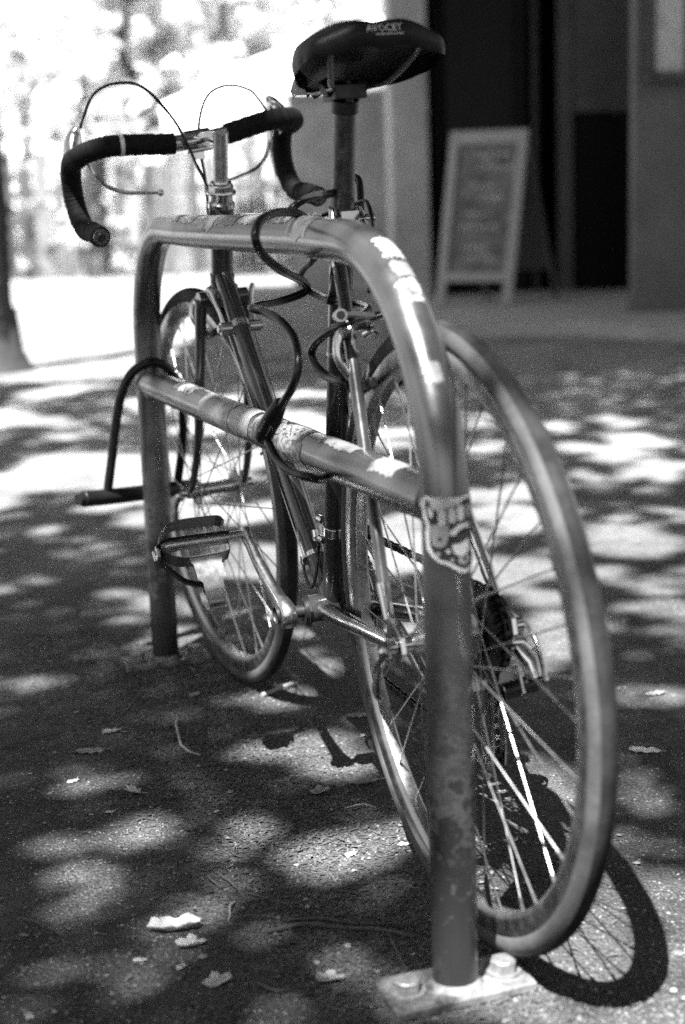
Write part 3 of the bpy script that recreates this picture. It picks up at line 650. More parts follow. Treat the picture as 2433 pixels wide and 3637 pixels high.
# saddle
def sad(x):  # half width, top z, skirt bottom z at station x (bike coordinates)
    t = (x - .095) / .3
    hw = [(.0, .064), (.06, .079), (.14, .084), (.22, .084), (.32, .072), (.45, .048), (.6, .031), (.8, .024), (.93, .019), (1, .010)]
    tz = [(0, .986), (.05, .990), (.14, .9925), (.25, .988), (.4, .977), (.6, .970), (.8, .968), (.95, .962), (1, .950)]
    sk = [(0, .966), (.06, .956), (.14, .946), (.25, .938), (.4, .930), (.6, .927), (.8, .931), (1, .940)]
    def ip(T):
        for (a, p), (b, q) in zip(T, T[1:]):
            if t <= b: k = (t - a) / (b - a); k = k * k * (3 - 2 * k) * .4 + k * .6; return p + (q - p) * k
        return T[-1][1]
    return ip(hw), ip(tz), ip(sk)
def sadpt(x, v):  # v -1..1 across
    hw, tz, sk = sad(x); a = abs(v); t = (x - .095) / .3
    if a < .72: k = a / .72; y = hw * .93 * k; z = tz - (.020 * k ** 2.4 + (.0 if t > .5 else 0))
    else:
        k = (a - .72) / .28; y = hw * (.93 + .07 * sin(k * pi / 2)); z0 = tz - .020; z = z0 + (sk - z0) * k
        y -= hw * .10 * max(0, k - .6)
    dip = .0035 * max(0, 1 - t * 1.6) * math.exp(-(v / .16) ** 2); hump = .0022 * max(0, 1 - t * 1.4) * math.exp(-((a - .33) / .18) ** 2)
    return V((x, math.copysign(y, v), z - dip + hump))
NX, NV = 34, 40; vs = []
for i in range(NX + 1):
    u = i / NX
    for j in range(NV + 1):
        v = -1 + 2 * j / NV; xt = .095 + .034 * abs(v) ** 2.4; x = xt + (.395 - xt) * u ** 1.25; p = sadpt(x, v)
        vs.append(p)
mb = MB(); mb.add(vs, [(i * (NV + 1) + j, i * (NV + 1) + j + 1, (i + 1) * (NV + 1) + j + 1, (i + 1) * (NV + 1) + j) for i in range(NX) for j in range(NV)])
# tail band rolls down
tb = []
for j in range(NV + 1):
    v = -1 + 2 * j / NV; p0 = vs[j].copy(); w = 1 - abs(v) ** 4
    tb += [p0, p0 + V((-.004 * w, 0, -.005 * w)), p0 + V((-.0055 * w, 0, -.014 * w)), p0 + V((-.001 * w, 0, -.025 * w))]
mb.add(tb, [(j * 4 + k, j * 4 + k + 1, j * 4 + k + 5, j * 4 + k + 4) for j in range(NV) for k in range(3)])
b_ = bmesh.new(); 
for p in mb.v: b_.verts.new(p)
b_.verts.ensure_lookup_table()
for f in mb.f:
    try: b_.faces.new([b_.verts[i] for i in f])
    except Exception: pass
bmesh.ops.remove_doubles(b_, verts=b_.verts, dist=.0004); bmesh.ops.recalc_face_normals(b_, faces=b_.faces)
me = bpy.data.meshes.new('saddle'); b_.to_mesh(me); SBVH = BVHTree.FromBMesh(b_); b_.free(); me.materials.append(M['leather']); me.shade_smooth()
sad_o = bpy.data.objects.new('saddle', me); COL.objects.link(sad_o); sad_o.parent = bike
mb = MB(); vs = []
for i in range(13):
    x = .112 + .27 * i / 12; hw, tz, sk = sad(x)
    for j in range(9):
        v = -1 + 2 * j / 8; vs.append(V((x, hw * .9 * v, (tz - .022) - .010 * v * v)))
mb.add(vs, [(i * 9 + j, i * 9 + j + 1, i * 9 + j + 10, i * 9 + j + 9) for i in range(12) for j in range(8)]); part(mb, 'saddle_shell', M['under'], sad_o)
for s in (1, -1):
    pts = spline([V((.118, s * .052, .966)), V((.135, s * .047, .952)), V((.175, s * .034, .932)), V((.205, s * .023, .929)), V((.27, s * .022, .930)), V((.31, s * .02, .938)), V((.365, s * .006, .955))], 6)
    part(MB().tube(pts, .0036, 10), 'saddle_rail', M['steel_rail'])
vs, fs = text2d('AVOCET', .0102); ov = []
for v in vs:
    o0 = V((.0, -(v.x) + .0005, .9785 + v.y)); h = SBVH.ray_cast(o0, V((1, 0, 0)))
    ov.append((h[0] if h[0] else V((.1, o0.y, o0.z))) - V((.0024, 0, 0)))
part(MB().add(ov, fs), 'lettering', M['logo'], sad_o, smooth=False, recalc=False)
ln = []
for i in range(11):
    for dz in (-.0056, -.0065):
        y = .0005 + .010 - .031 * i / 10; h = SBVH.ray_cast(V((0, y, .9785 + dz)), V((1, 0, 0))); ln.append((h[0] if h[0] else V((.1, y, .968))) - V((.0024, 0, 0)))
part(MB().add(ln, [(2 * i, 2 * i + 1, 2 * i + 3, 2 * i + 2) for i in range(10)]), 'lettering', M['logo'], sad_o, smooth=False, recalc=False)

# ---- wheels
SPK = {}
def spoke_mesh(side, dirn, ro, flange_r=.021, fy=.033):
    # local wheel frame (x fwd, y left, z up), axle at origin; spoke to rim angle 0 (pointing +x)
    a = radians(68) * dirn; p0 = V((flange_r * cos(a), side * fy, flange_r * sin(a))); p1 = V((ro, side * .002, 0)); mb = MB()
    mb.tube([p0, p0.lerp(p1, .96)], .00105, 6); mb.tube([p0.lerp(p1, .955), p1], .0019, 7); mb.ball(p0 + V((0, side * .0012, 0)), .002, 6)
    return mb.mesh('spoke', M['alloy'])
def wheel(nm, centre, rot, rear):
    w = bpy.data.objects.new(nm, None); COL.objects.link(w); w.parent = bike; w.matrix_local = Matrix.Translation(centre) @ rot.to_matrix().to_4x4(); w.empty_display_size = .1
    rim = [(.3160, .0105), (.3170, .0118), (.3155, .0122), (.3020, .0120), (.2975, .0105), (.2935, .0065), (.2925, 0)]
    prof = [(r, y) for r, y in rim] + [(r, -y) for r, y in rim[::-1][1:]] + [(.3135, -.009), (.310, 0), (.3135, .009)]
    part(MB().lathe(prof, 'y', n=120), 'rim', M['rim'], w, ang=30)
    tc, tr = .3255, .0142; tp = []
    for i in range(17):
        a = radians(-140 + 280 * i / 16)
        tp.append((tc + tr * cos(a), tr * sin(a) * .98))
    side_, tread = MB(), MB()
    a_ = [p for p in tp if p[1] <= 0 and p[0] < .3345 or p[1] < -.0075]; b2 = [p for p in tp if p[1] >= 0 and p[0] < .3345 or p[1] > .0075]
    i0 = max(i for i in range(17) if tp[i][1] < 0 and tp[i] in a_); i1 = min(i for i in range(17) if tp[i][1] > 0 and tp[i] in b2)
    tyre = MB().lathe(tp[:i0 + 1], 'y', n=120, closed=False); tyre.lathe(tp[i1:], 'y', n=120, closed=False); ty = part(tyre, 'tyre', M['tyre'], w, ang=70)
    part(MB().lathe(tp[i0:i1 + 1], 'y', n=120, closed=False), 'tread', M['tread'], w, ang=70)
    if rear:
        rgp = random.Random(4)
        for side in (1, -1):
            mb = MB()
            for k in range(16):
                if rgp.random() < .15: continue
                a = radians(-96 + k * 1.25); vs = []
                for da, r_ in ((-.0065, .3272), (.0065, .3272), (.0065, .3302), (-.0065, .3302)):
                    an = a + da; yy = side * (.0142 * sqrt(max(0, 1 - ((r_ - tc) / .0142) ** 2)) + .0004); vs.append(V((r_ * cos(an), yy, r_ * sin(an))))
                mb.add(vs, [(0, 1, 2, 3)])
            part(mb, 'sidewall_print', M['grey_print'], w, smooth=False)
    part(MB().cyl((.292, 0, 0), (.262, 0, 0), .0026, 8), 'valve', M['steel_dark'], w).rotation_euler = (0, radians(100 if rear else 200), 0)
    fyl, fyr = (.034, .020) if rear else (.035, .035)
    hub = MB(); hub.lathe([(.0, -.04), (.012, -.04), (.012, -fyr - .002), (.0255, -fyr - .0015), (.0255, -fyr + .0015), (.012, -fyr + .004), (.0105, 0), (.012, fyl - .004), (.0255, fyl - .0015), (.0255, fyl + .0015), (.0125, fyl + .003), (.0115, .05), (.0, .05)], 'y', n=32, closed=False)
    part(hub, 'hub', M['alloy'], w)
    e = .0665 if rear else .052
    ax = MB(); ax.cyl((0, -e, 0), (0, e, 0), .005, 12); ax.cyl((0, .05, 0), (0, e - .005, 0), .0085, 16); ax.cyl((0, -e - .004, 0), (0, -e - .012, 0), .0085, 14); ax.cyl((0, e + .002, 0), (0, e + .012, 0), .0085, 16); part(ax, 'axle', M['chrome'], w)
    lv = MB(); y = e + .013
    lv.tube(spline([V((-.002, y, -.004)), V((.004, y + .006, -.016)), V((.016, y + .007, -.036)), V((.034, y + .002, -.060)), V((.040, y - .004, -.072))], 5), [.0075] * 3 + [.005] * 5 + [.0045] * 5 + [.0058] * 6 + [.004, .003], 10, flat=.6)
    part(lv, 'quick_release_lever', M['chrome'], w)
    n = 9
    for side, fy in ((1, fyl), (-1, fyr)):
        for dirn in (1, -1):
            me = spoke_mesh(side, dirn, .2935, .0225, fy)
            for k in range(n):
                o = bpy.data.objects.new('spoke', me); COL.objects.link(o); o.parent = w
                o.rotation_euler = (0, -radians(40 * k + (0 if dirn > 0 else 20) + (10 if side > 0 else 0) + (3 if rear else 8)), 0)
    return w
rw = wheel('rear_wheel', V((0, 0, .34)), Quaternion((1, 0, 0, 0)), True)
fc = steer(FH); fwl = wheel('front_wheel', fc, Quaternion(HA, STR), False)
# freewheel
mb = MB()
for i, r in enumerate([.050, .0455, .041, .037, .033, .029]):
    n = int(r * 2 * pi / .0127 * 2 + 2); n -= n % 2; poly = []
    for k in range(n * 2):
        a = 2 * pi * k / (n * 2); poly.append(((r + (.003 if k % 4 in (0, 1) else -.002)) * cos(a), (r + (.003 if k % 4 in (0, 1) else -.002)) * sin(a)))
    mb.prism(poly, .0022, Matrix.Translation((0, -.0265 - i * .0052, 0)) @ Matrix.Rotation(pi / 2, 4, 'X'))
mb.lathe([(.014, -.024), (.03, -.024), (.026, -.056), (.014, -.058)], 'y', n=30); part(mb, 'freewheel', M['steel_dark'], rw, smooth=False)

# ---- cranks, chainrings, chain
mb = MB(); CA = radians(29); cdir = V((cos(CA), 0, sin(CA))); cn = V((-sin(CA), 0, cos(CA)))
def crank(y, d, sgn):
    mb = MB(); a = BB + V((0, y, 0)); b = a + d * .17; nn = V((-d.z, 0, d.x)); vs = []
    secs = [(-.018, .010, .011), (-.012, .0165, .0115), (0, .0185, .0115), (.014, .017, .0105), (.028, .0125, .0085), (.06, .0105, .0075), (.11, .0092, .0065), (.15, .009, .0062), (.162, .0118, .0065), (.172, .0122, .0065), (.181, .006, .005)]
    for s, hw, hy in secs:
        c = a + d * s + V((0, .008 * sgn * max(0, min(1, s / .1)), 0)); m = 12
        for k in range(m):
            t = 2 * pi * k / m; ct, st = cos(t), sin(t)
            vs.append(c + nn * hw * math.copysign(abs(ct) ** .55, ct) + V((0, hy * math.copysign(abs(st) ** .55, st), 0)))
    m = 12; fs = [(i * m + k, i * m + (k + 1) % m, (i + 1) * m + (k + 1) % m, (i + 1) * m + k) for i in range(len(secs) - 1) for k in range(m)] + [tuple(range(m)), tuple(range((len(secs) - 1) * m, len(secs) * m))]
    mb.add(vs, fs); o = part(mb, 'crank_arm', M['alloy'], ang=50)
    c = MB(); c.lathe([(0, 0), (.0085, 0), (.011, .002), (.0115, .004), (.0118, .0)], 'y', a + V((0, sgn * .0118, 0)), 24); part(c, 'crank_bolt', M['steel_dark'], o)
    return b + V((0, .008 * sgn, 0))
PL = crank(.0655, cdir, 1); PR = crank(-.066, -cdir, -1)
for r, y in ((.098, -.0475), (.084, -.0400)):
    n = 52 if r > .09 else 44; po = []
    for k in range(n * 2):
        a = 2 * pi * k / (n * 2); q = r + (.0025 if k % 2 else -.0015); po.append((q * cos(a), q * sin(a)))
    mb = MB(); ring = [(r - .0015, y - .0012), (r - .0015, y + .0012), (r - .016, y + .0012), (r - .016, y - .0012)]
    mb.lathe(ring, 'y', BB, 64)
    for k in range(n):
        a = 2 * pi * k / n; c = BB + V(((r) * cos(a), y, (r) * sin(a))); mb.box(c, (.0045, .0018, .0045), Matrix.Rotation(-a, 3, 'Y'))
    part(mb, 'chainring', M['alloy'], smooth=False)
mb = MB()
for k in range(5):
    a = 2 * pi * k / 5 + .3; mb.tube([BB + V((.012 * cos(a), -.056, .012 * sin(a))), BB + V((.084 * cos(a), -.0445, .084 * sin(a)))], [.009, .006], 8, flat=.6)
part(mb, 'chainring_spider', M['alloy'])
# chain
U0 = V((.426 - .01, -.0475, .271 + .098)); U1 = V((.0, -.042, .34 + .044)); P1 = V((.0, -.044, .264)); P2 = V((.012, -.044, .188))
chain = []
def arc(c, r, a0, a1, n, y0, y1): return [V((c[0] + r * cos(a0 + (a1 - a0) * i / n), y0 + (y1 - y0) * i / n, c[1] + r * sin(a0 + (a1 - a0) * i / n))) for i in range(n + 1)]
chain += arc((.426, .271), .098, radians(-88), radians(94), 22, -.0475, -.0475)
chain += arc((0, .34), .044, radians(92), radians(255), 14, -.042, -.042)
chain += arc((.0, .264), .014, radians(80), radians(-60), 6, -.042, -.042)[0:] + arc((.012, .188), .014, radians(150), radians(280), 6, -.042, -.042)
loop = chain + [chain[0]]
tot = []; step = .0127
cur = 0; acc = 0; mb = MB(); pos = []
L_ = 0; seg = []
for i in range(len(loop) - 1): seg.append((loop[i], loop[i + 1], (loop[i + 1] - loop[i]).length))
tl = sum(s[2] for s in seg); nl = int(tl / step); st_ = tl / nl
def at_len(d):
    for a, b, l in seg:
        if d <= l: return a.lerp(b, d / l)
        d -= l
    return seg[-1][1]
pp = [at_len(i * st_) for i in range(nl)]
for i in range(nl):
    a, b = pp[i], pp[(i + 1) % nl]; d = (b - a).normalized(); w = .0022 if i % 2 else .0034
    rot = d.to_track_quat('X', 'Z').to_matrix()
    for s in (1, -1): mb.box((a + b) / 2 + rot @ V((0, s * w, 0)), (.0165, .0010, .0075), rot)
    mb.cyl(a - V((0, .0037, 0)), a + V((0, .0037, 0)), .0038, 8)
part(mb, 'chain', M['steel_dark'], smooth=False)
# pedals with toe clip
def pedal(P, sgn, tilt):
    e = bpy.data.objects.new('pedal', None); COL.objects.link(e); e.parent = bike
    e.matrix_local = Matrix.Translation(P) @ Matrix.Rotation(tilt, 4, 'Y'); s = sgn
    ax = MB(); ax.tube([(0, 0, 0), (0, s * .018, 0)], .0065, 12); ax.tube([(0, s * .02, 0), (0, s * .095, 0)], .0095, 20); ax.tube([(0, s * .095, 0), (0, s * .112, 0)], .0105, 16); ax.tube([(0, s * .112, 0), (0, s * .118, 0)], .007, 8); part(ax, 'pedal_axle', M['alloy'], e)
    for sx in (1, -1):
        pts = spline([V((0, s * .022, 0)) + V((sx * .02, 0, 0)), V((sx * .029, s * .028, 0)), V((sx * .031, s * .05, 0)), V((sx * .031, s * .085, 0)), V((sx * .026, s * .104, 0)), V((sx * .012, s * .117, 0)), V((0, s * .12, 0))], 4)
        mb = MB(); h = .0125; vs = []
        for p in pts:
            for dx, dz in ((-.0006, -h), (.0006, -h), (.0006, h), (-.0006, h)): vs.append(p + V((dx, 0, dz)))
        n = len(pts); fs = [(i * 4 + k, i * 4 + (k + 1) % 4, i * 4 + 4 + (k + 1) % 4, i * 4 + 4 + k) for i in range(n - 1) for k in range(4)] + [(0, 1, 2, 3), (4 * n - 4, 4 * n - 3, 4 * n - 2, 4 * n - 1)]
        mb.add(vs, fs)
        for k in range(7): mb.box((sx * .031, s * (.034 + k * .0085), h + .0015), (.0014, .004, .003))
        part(mb, 'cage_plate', M['cage'], e, smooth=False)
    mb = MB(); mb.box((0, s * .024, 0), (.05, .0015, .012)); part(mb, 'inner_plate', M['chrome'], e, smooth=False)
    if s > 0:
        # toe clip: steel strap from front plate, curling over
        def strap(pts, w, nm, m, tk=.0012):
            pts = spline(pts, 5); mb = MB(); vs = []
            for i, p in enumerate(pts):
                t = (pts[min(i + 1, len(pts) - 1)] - pts[max(i - 1, 0)]).normalized(); n = t.cross(V((0, 1, 0)));
                n = n.normalized() if n.length > .01 else V((1, 0, 0)); ww = w[i * (len(w) - 1) // (len(pts) - 1)] if isinstance(w, list) else w
                for dy, dn in ((-ww, -tk), (ww, -tk), (ww, tk), (-ww, tk)): vs.append(p + V((0, dy, 0)) + n * dn)
            n_ = len(pts); mb.add(vs, [(i * 4 + k, i * 4 + (k + 1) % 4, i * 4 + 4 + (k + 1) % 4, i * 4 + 4 + k) for i in range(n_ - 1) for k in range(4)] + [(0, 1, 2, 3), (4 * n_ - 4, 4 * n_ - 3, 4 * n_ - 2, 4 * n_ - 1)]); part(mb, nm, m, e, ang=50)
        strap([V((.032, .062, -.008)), V((.045, .062, -.012)), V((.072, .06, -.006)), V((.092, .058, .012)), V((.094, .056, .030)), V((.078, .055, .042)), V((.055, .055, .046))], [.022, .020, .014, .011, .014, .016, .012], 'toe_clip', M['alloy'])
        st = spline([V((.0, .02, -.011)), V((.0, .07, -.014)), V((.0, .112, -.012)), V((.006, .122, .0)), V((.016, .118, .016)), V((.04, .09, .034)), V((.05, .06, .04))], 5)
        mb = MB(); mb.tube(st, .0042, 6, flat=.28); part(mb, 'toe_strap', M['cable'], e)
        mb = MB(); mb.box((.010, .123, .004), (.018, .005, .018)); mb.cyl((.002, .126, .008), (.019, .126, .008), .0035, 10); part(mb, 'strap_buckle', M['chrome'], e, bevel=.001)
pedal(PL + V((0, .006, 0)), 1, radians(135)); pedal(PR - V((0, .006, 0)), -1, radians(10))

# ---- front end
def st2(p): return steer(p)
mb = MB()
fr = lambda x, y, z: steer(V((x, y, z)))
CR0 = CROWN - HA * .004
part(MB().tube([steer(CROWN), steer(CROWN - HA * .028)], .0175, 20), 'fork_crown', M['paint'])
mb = MB(); mb.tube([steer(CROWN + V((0, .04, 0)) - HA * .018), steer(CROWN - V((0, .04, 0)) - HA * .018)], .0125, 14); part(mb, 'crown_lug', M['paint'])
hn = V((sin(SA), 0, cos(SA)))
for s in (1, -1):
    base = CROWN - HA * .02 + V((0, s * .036, 0)); pts = []
    for t, rk in ((0, 0), (.06, 0), (.14, 0), (.21, .001), (.26, .007), (.30, .017), (.335, .031), (.352, .043)):
        pts.append(steer(base - HA * t + hn * rk + V((0, s * .012 * t / .35, 0))))
    pts = spline(pts, 3); n = len(pts); part(MB().tube(pts, [.0125 - .0062 * (i / (n - 1)) ** 1.1 for i in range(n)], 14, flat=.75), 'fork_blade', M['paint'])
    mb = MB(); mb.prism([(-.012, -.008), (.0, .022), (.01, .02), (.012, -.006), (.004, -.012)], .005, Matrix.Translation(steer(FH + V((0, s * .05, 0)))) @ Matrix.Rotation(pi / 2, 4, 'X')); part(mb, 'fork_end', M['chrome'], smooth=False)
# headset
mb = MB(); mb.tube([HTOP, HTOP + HA * .006], .0205, 24); mb.tube([HTOP + HA * .006, HTOP + HA * .010], [.0205, .017], 24); mb.tube([HTOP + HA * .010, HTOP + HA * .020], .0175, 24)
mb.tube([HTOP + HA * .021, HTOP + HA * .024], .0225, 24); mb.tube([HTOP + HA * .024, HTOP + HA * .034], .0192, 8); mb.tube([HTOP + HA * .034, HTOP + HA * .038], .016, 24)
part(mb, 'headset', M['chrome'], ang=30)
part(MB().tube([CROWN - HA * .0, CROWN - HA * .012], .0205, 24), 'headset_cup', M['chrome'])
# stem and handlebar: bar frame
Q = V((.798, 0, .910)); Cc = V((.918, .007, .910)); F2 = V((.997, .061, .048)); LT = V((-.056, .993, -.099)).normalized(); U2 = V((-.054, .096, .994))
def bf(f, v, w): return Cc + F2 * f + LT * v + U2 * w
part(MB().tube([HTOP + HA * .03, Q - HA * .006, Q + HA * .004], [.0112, .0112, .0108], 22), 'stem_quill', M['alloy'])
mb = MB(); mb.tube(spline([Q - HA * .008, Q + V((.02, .0015, -.004)), Q.lerp(Cc, .6), Cc - F2 * .014], 4), [.0122] * 4 + [.0115] * 4 + [.011] * 4 + [.0115], 18)
mb.tube([bf(0, .021, 0), bf(0, -.021, 0)], .0178, 26); mb.box(bf(.004, 0, -.020), (.018, .018, .016)); part(mb, 'stem_extension', M['chrome'])
HW, DROP, LF = .182, .111, .121
def barpath(s):
    r = DROP / 2; pts = [bf(0, 0, 0), bf(0, s * .05, .003), bf(0, s * .10, .010), bf(.001, s * .135, .0135), bf(.010, s * .160, .012), bf(.030, s * .177, .007), bf(.054, s * HW, 0.001)]
    c = LF - r
    for i in range(0, 9):
        a = radians(80 - 170 * i / 8); pts.append(bf(c + r * cos(a), s * HW, -r + r * sin(a)))
    pts += [bf(c - .035, s * HW, -DROP - .001), bf(LF - .135, s * HW, -DROP - .006)]
    return spline(pts, 4)
for s in (1, -1):
    bp = barpath(s); n = len(bp)
    tape = [p for p in bp if abs((p - Cc).dot(LT)) > (.036 if s > 0 else .048)]
    bare = [p for p in bp if abs((p - Cc).dot(LT)) <= .07][:9]
    part(MB().tube(bare, .0127, 20), 'handlebar', M['alloy'])
    mb = MB(); nn = len(tape); fine = []
    for i in range(nn - 1):
        for k in range(4): fine.append(tape[i].lerp(tape[i + 1], k / 4))
    fine.append(tape[-1]); rad = [.0158 + .0009 * ((i % 7) / 7.0) + .0003 * sin(i * 1.3) for i in range(len(fine))]
    if s > 0: rad[0] = .0165
    mb.tube(fine, rad, 22); part(mb, 'bar_tape', M['tape'], ang=60)
    d = (bp[-1] - bp[-3]).normalized(); mb = MB(); mb.tube([bp[-1], bp[-1] + d * .003], [.0135, .0125], 20); part(mb, 'bar_plug', M['chrome'])
    mb = MB(); mb.tube([bp[-1] + d * .003, bp[-1] + d * .006], [.0075, .006], 12); part(mb, 'plug_screw', M['steel_dark'])
    # brake lever: body, hood, main blade and extension lever
    hb_ = bf(.092, s * (HW + .002), .004)
    mb = MB(); mb.tube(spline([bf(.078, s * HW, -.012), bf(.088, s * (HW - .004), .012), bf(.094, s * (HW - .014), .036), bf(.092, s * (HW - .02), .047)], 4), [.018, .0195, .020, .020, .0195, .019, .018, .0165, .015, .013, .011, .009, .007], 14, flat=.75); part(mb, 'lever_body', M['chrome'])
    mb = MB(); mb.tube(spline([bf(.104, s * (HW - .006), .024), bf(.128, s * (HW - .01), .006), bf(.140, s * (HW - .012), -.035), bf(.132, s * (HW - .012), -.085)], 5), [.006] * 5 + [.0075] * 5 + [.0065] * 5 + [.004], 8, flat=.5); part(mb, 'brake_lever', M['alloy'])
    mb = MB(); mb.tube(spline([bf(.088, s * (HW - .022), .010), bf(.09, s * .153, -.018), bf(.082, s * .138, -.046), bf(.07, s * .112, -.062), bf(.062, s * .085, -.068), bf(.058, s * .058, -.072)], 5), [.0048] * 6 + [.0042] * 12 + [.0032] * 8, 9, flat=.75); mb.ball(bf(.058, s * .056, -.072), .0058, 10); part(mb, 'extension_lever', M['chrome'])
# white gap mark in the tape (bare bar showing)
part(MB().tube([bf(.0, .118, .0125), bf(.0002, .1245, .013)], .0172, 18), 'tape_gap', M['white'])
# cables
def cab(pts, r, nm, m, n=8): return part(MB().tube(spline([V(p) for p in pts], 8), r, n), nm, m)
cab([bf(.09, .158, .045), bf(.08, .148, .066), bf(.06, .134, .092), bf(.045, .112, .103), bf(.03, .087, .102), bf(.01, .068, .092), bf(-.005, .05, .066), bf(-.015, .03, .026), bf(-.03, .017, -.03), bf(-.055, .012, -.07), V((.80, .014, .80)), V((.76, .010, .792)), V((.70, .006, .794))], .0024, 'brake_cable', M['cable'])
cab([bf(.09, -.160, .016), bf(.075, -.14, .045), bf(.06, -.119, .064), bf(.06, -.084, .075), bf(.062, -.05, .064), bf(.068, -.03, .024), bf(.06, -.022, -.02), bf(.03, -.012, -.07), steer(V((.90, 0, .76)))], .0024, 'brake_cable', M['cable'])
cab([(.70, .006, .7945), (.5, .004, .7915), (.33, .004, .789)], .0016, 'brake_cable', M['chrome'])
cab([(.33, .004, .789), (.28, -.022, .80), (.245, -.024, .80), (.20, -.012, .77), (.183, 0, .72), (.185, .004, .70)], .0024, 'brake_cable', M['cable'])
mb = MB()
for x in (.36, .52, .68): mb.tube([V((x, -.0, .7750 + .0124 * (x - .27))), V((x + .006, 0, .7750 + .0124 * (x - .27)))], .0137, 18); mb.tube([V((x, .004, .790)), V((x + .006, .004, .790))], .0035, 8)
part(mb, 'cable_clip', M['chrome'])
# down tube shifters
mb = MB(); DT = (BB - V((.862, 0, .708))).normalized(); SP = V((.862, 0, .708)) + DT * .115
mb.tube([SP - DT * .006, SP + DT * .006], .0162, 22); part(mb, 'shifter_clamp', M['alloy'])
for s in (1, -1):
    mb = MB(); mb.tube([SP + V((0, s * .014, 0)), SP + V((0, s * .031, 0))], .0095, 16); mb.tube([SP + V((0, s * .031, 0)), SP + V((0, s * .035, 0))], .006, 12)
    q = -DT * 1 + V((0, 0, .25)); q.normalize()
    mb.tube(spline([SP + V((0, s * .024, 0)), SP + V((0, s * .025, 0)) + q * .025, SP + V((0, s * .030, 0)) + q * .052, SP + V((0, s * .036, .006)) + q * .068], 4), [.007, .007, .006, .0055, .005, .005, .005, .0055, .006, .0065, .007, .0075, .006], 10, flat=.6)
    part(mb, 'shift_lever', M['alloy'])
nd = V((-DT.z, 0, DT.x)); nd = nd if nd.z > 0 else -nd
CL = V((.862, 0, .708)) + DT * .535
for s in (1, -1): part(MB().tube([SP + DT * .01 + V((0, s * .020, 0)) - nd * .004, CL + V((0, s * .017, 0)) - nd * .002], .0009, 6), 'gear_cable', M['chrome'])
mb = MB(); mb.tube([CL - DT * .004, CL + DT * .004], .0165, 22); mb.box(CL + V((0, .018, -.004)), (.012, .008, .012)); part(mb, 'cable_stop', M['chrome'], bevel=.001)
cab([CL + V((.0, .019, -.004)), CL + DT * .014 + V((0, .021, -.012)), CL + DT * .02 + V((-.02, .02, -.02)), CL + V((-.045, .014, -.006)), CL + V((-.055, .012, .03)), V((.452, .009, .362))], .0022, 'gear_cable', M['cable'])
# front derailleur
mb = MB(); FD = BB + HA * .118
mb.tube([FD - HA * .007, FD + HA * .007], .0163, 22); mb.box(FD + V((.016, .004, .0)), (.02, .016, .02)); mb.tube([FD + V((.008, .012, .012)), FD + V((.024, .012, .012))], .006, 12); mb.tube([FD + V((.005, .014, -.014)), FD + V((.022, .014, -.014))], .0055, 12)
mb.box(FD + V((.004, -.018, -.006)), (.03, .02, .014)); part(mb, 'front_derailleur', M['chrome'], bevel=.001)
mb = MB()
for y in (-.036, -.056): mb.prism([(-.05, -.008), (-.01, .008), (.035, .012), (.04, -.004), (0, -.012), (-.045, -.02)], .0012, Matrix.Translation((BB.x - .005, y, BB.z + .102)) @ Matrix.Rotation(pi / 2, 4, 'X'))
part(mb, 'derailleur_cage', M['chrome'], smooth=False)
part(MB().tube([V((.453, .008, .358)), V((.457, .008, .372))], .0042, 10), 'cable_end', M['chrome'])
# rear derailleur
mb = MB(); mb.tube([V((.012, -.066, .318)), V((.012, -.082, .316))], .011, 16); mb.tube([V((.012, -.082, .316)), V((.012, -.087, .316))], .006, 6); mb.tube([V((.012, -.074, .316)), V((.002, -.088, .296)), V((-.006, -.09, .278))], [.010, .0125, .011], 12); part(mb, 'rear_derailleur', M['chrome'])
mb = MB(); mb.box(V((.0, -.096, .292)), (.022, .006, .036), Matrix.Rotation(radians(25), 3, 'Y')); mb.box(V((.004, -.074, .276)), (.018, .004, .034), Matrix.Rotation(radians(20), 3, 'Y')); part(mb, 'linkage_plate', M['alloy'], bevel=.0015, smooth=False)
mb = MB(); mb.tube([V((-.004, -.092, .272)), V((.012, -.052, .262))], .010, 14); part(mb, 'linkage_knuckle', M['steel_dark'])
for y in (-.037, -.0515):
    mb = MB(); po = [(P1.x, P1.z), (P2.x, P2.z)]; d = (V((P2.x, 0, P2.z)) - V((P1.x, 0, P1.z))).normalized(); n = V((-d.z, 0, d.x)); pts = []
    for k in range(9): a = pi / 2 + pi * k / 8; pts.append(V((P1.x, 0, P1.z)) + (d * cos(a) + n * sin(a)) * .012)
    for k in range(9): a = -pi / 2 + pi * k / 8; pts.append(V((P2.x, 0, P2.z)) + (d * cos(a) + n * sin(a)) * .013)
    ins = [V((P1.x, 0, P1.z)).lerp(V((P2.x, 0, P2.z)), t) for t in (.3, .5, .7)]
    m_ = len(pts); inner = [(V((P1.x, 0, P1.z)) + V((P2.x, 0, P2.z))) / 2 + (p - (V((P1.x, 0, P1.z)) + V((P2.x, 0, P2.z))) / 2) * .62 for p in pts]
    vs = [p + V((0, y, 0)) for p in pts] + [p + V((0, y, 0)) for p in inner] + [p + V((0, y + .0012, 0)) for p in pts] + [p + V((0, y + .0012, 0)) for p in inner]
    fs = []
    for i in range(m_):
        j = (i + 1) % m_; fs += [(i, j, m_ + j, m_ + i), (2 * m_ + i, 3 * m_ + i, 3 * m_ + j, 2 * m_ + j), (i, 2 * m_ + i, 2 * m_ + j, j), (m_ + i, m_ + j, 3 * m_ + j, 3 * m_ + i)]
    part(MB().add(vs, fs), 'pulley_cage', M['chrome'], smooth=False)
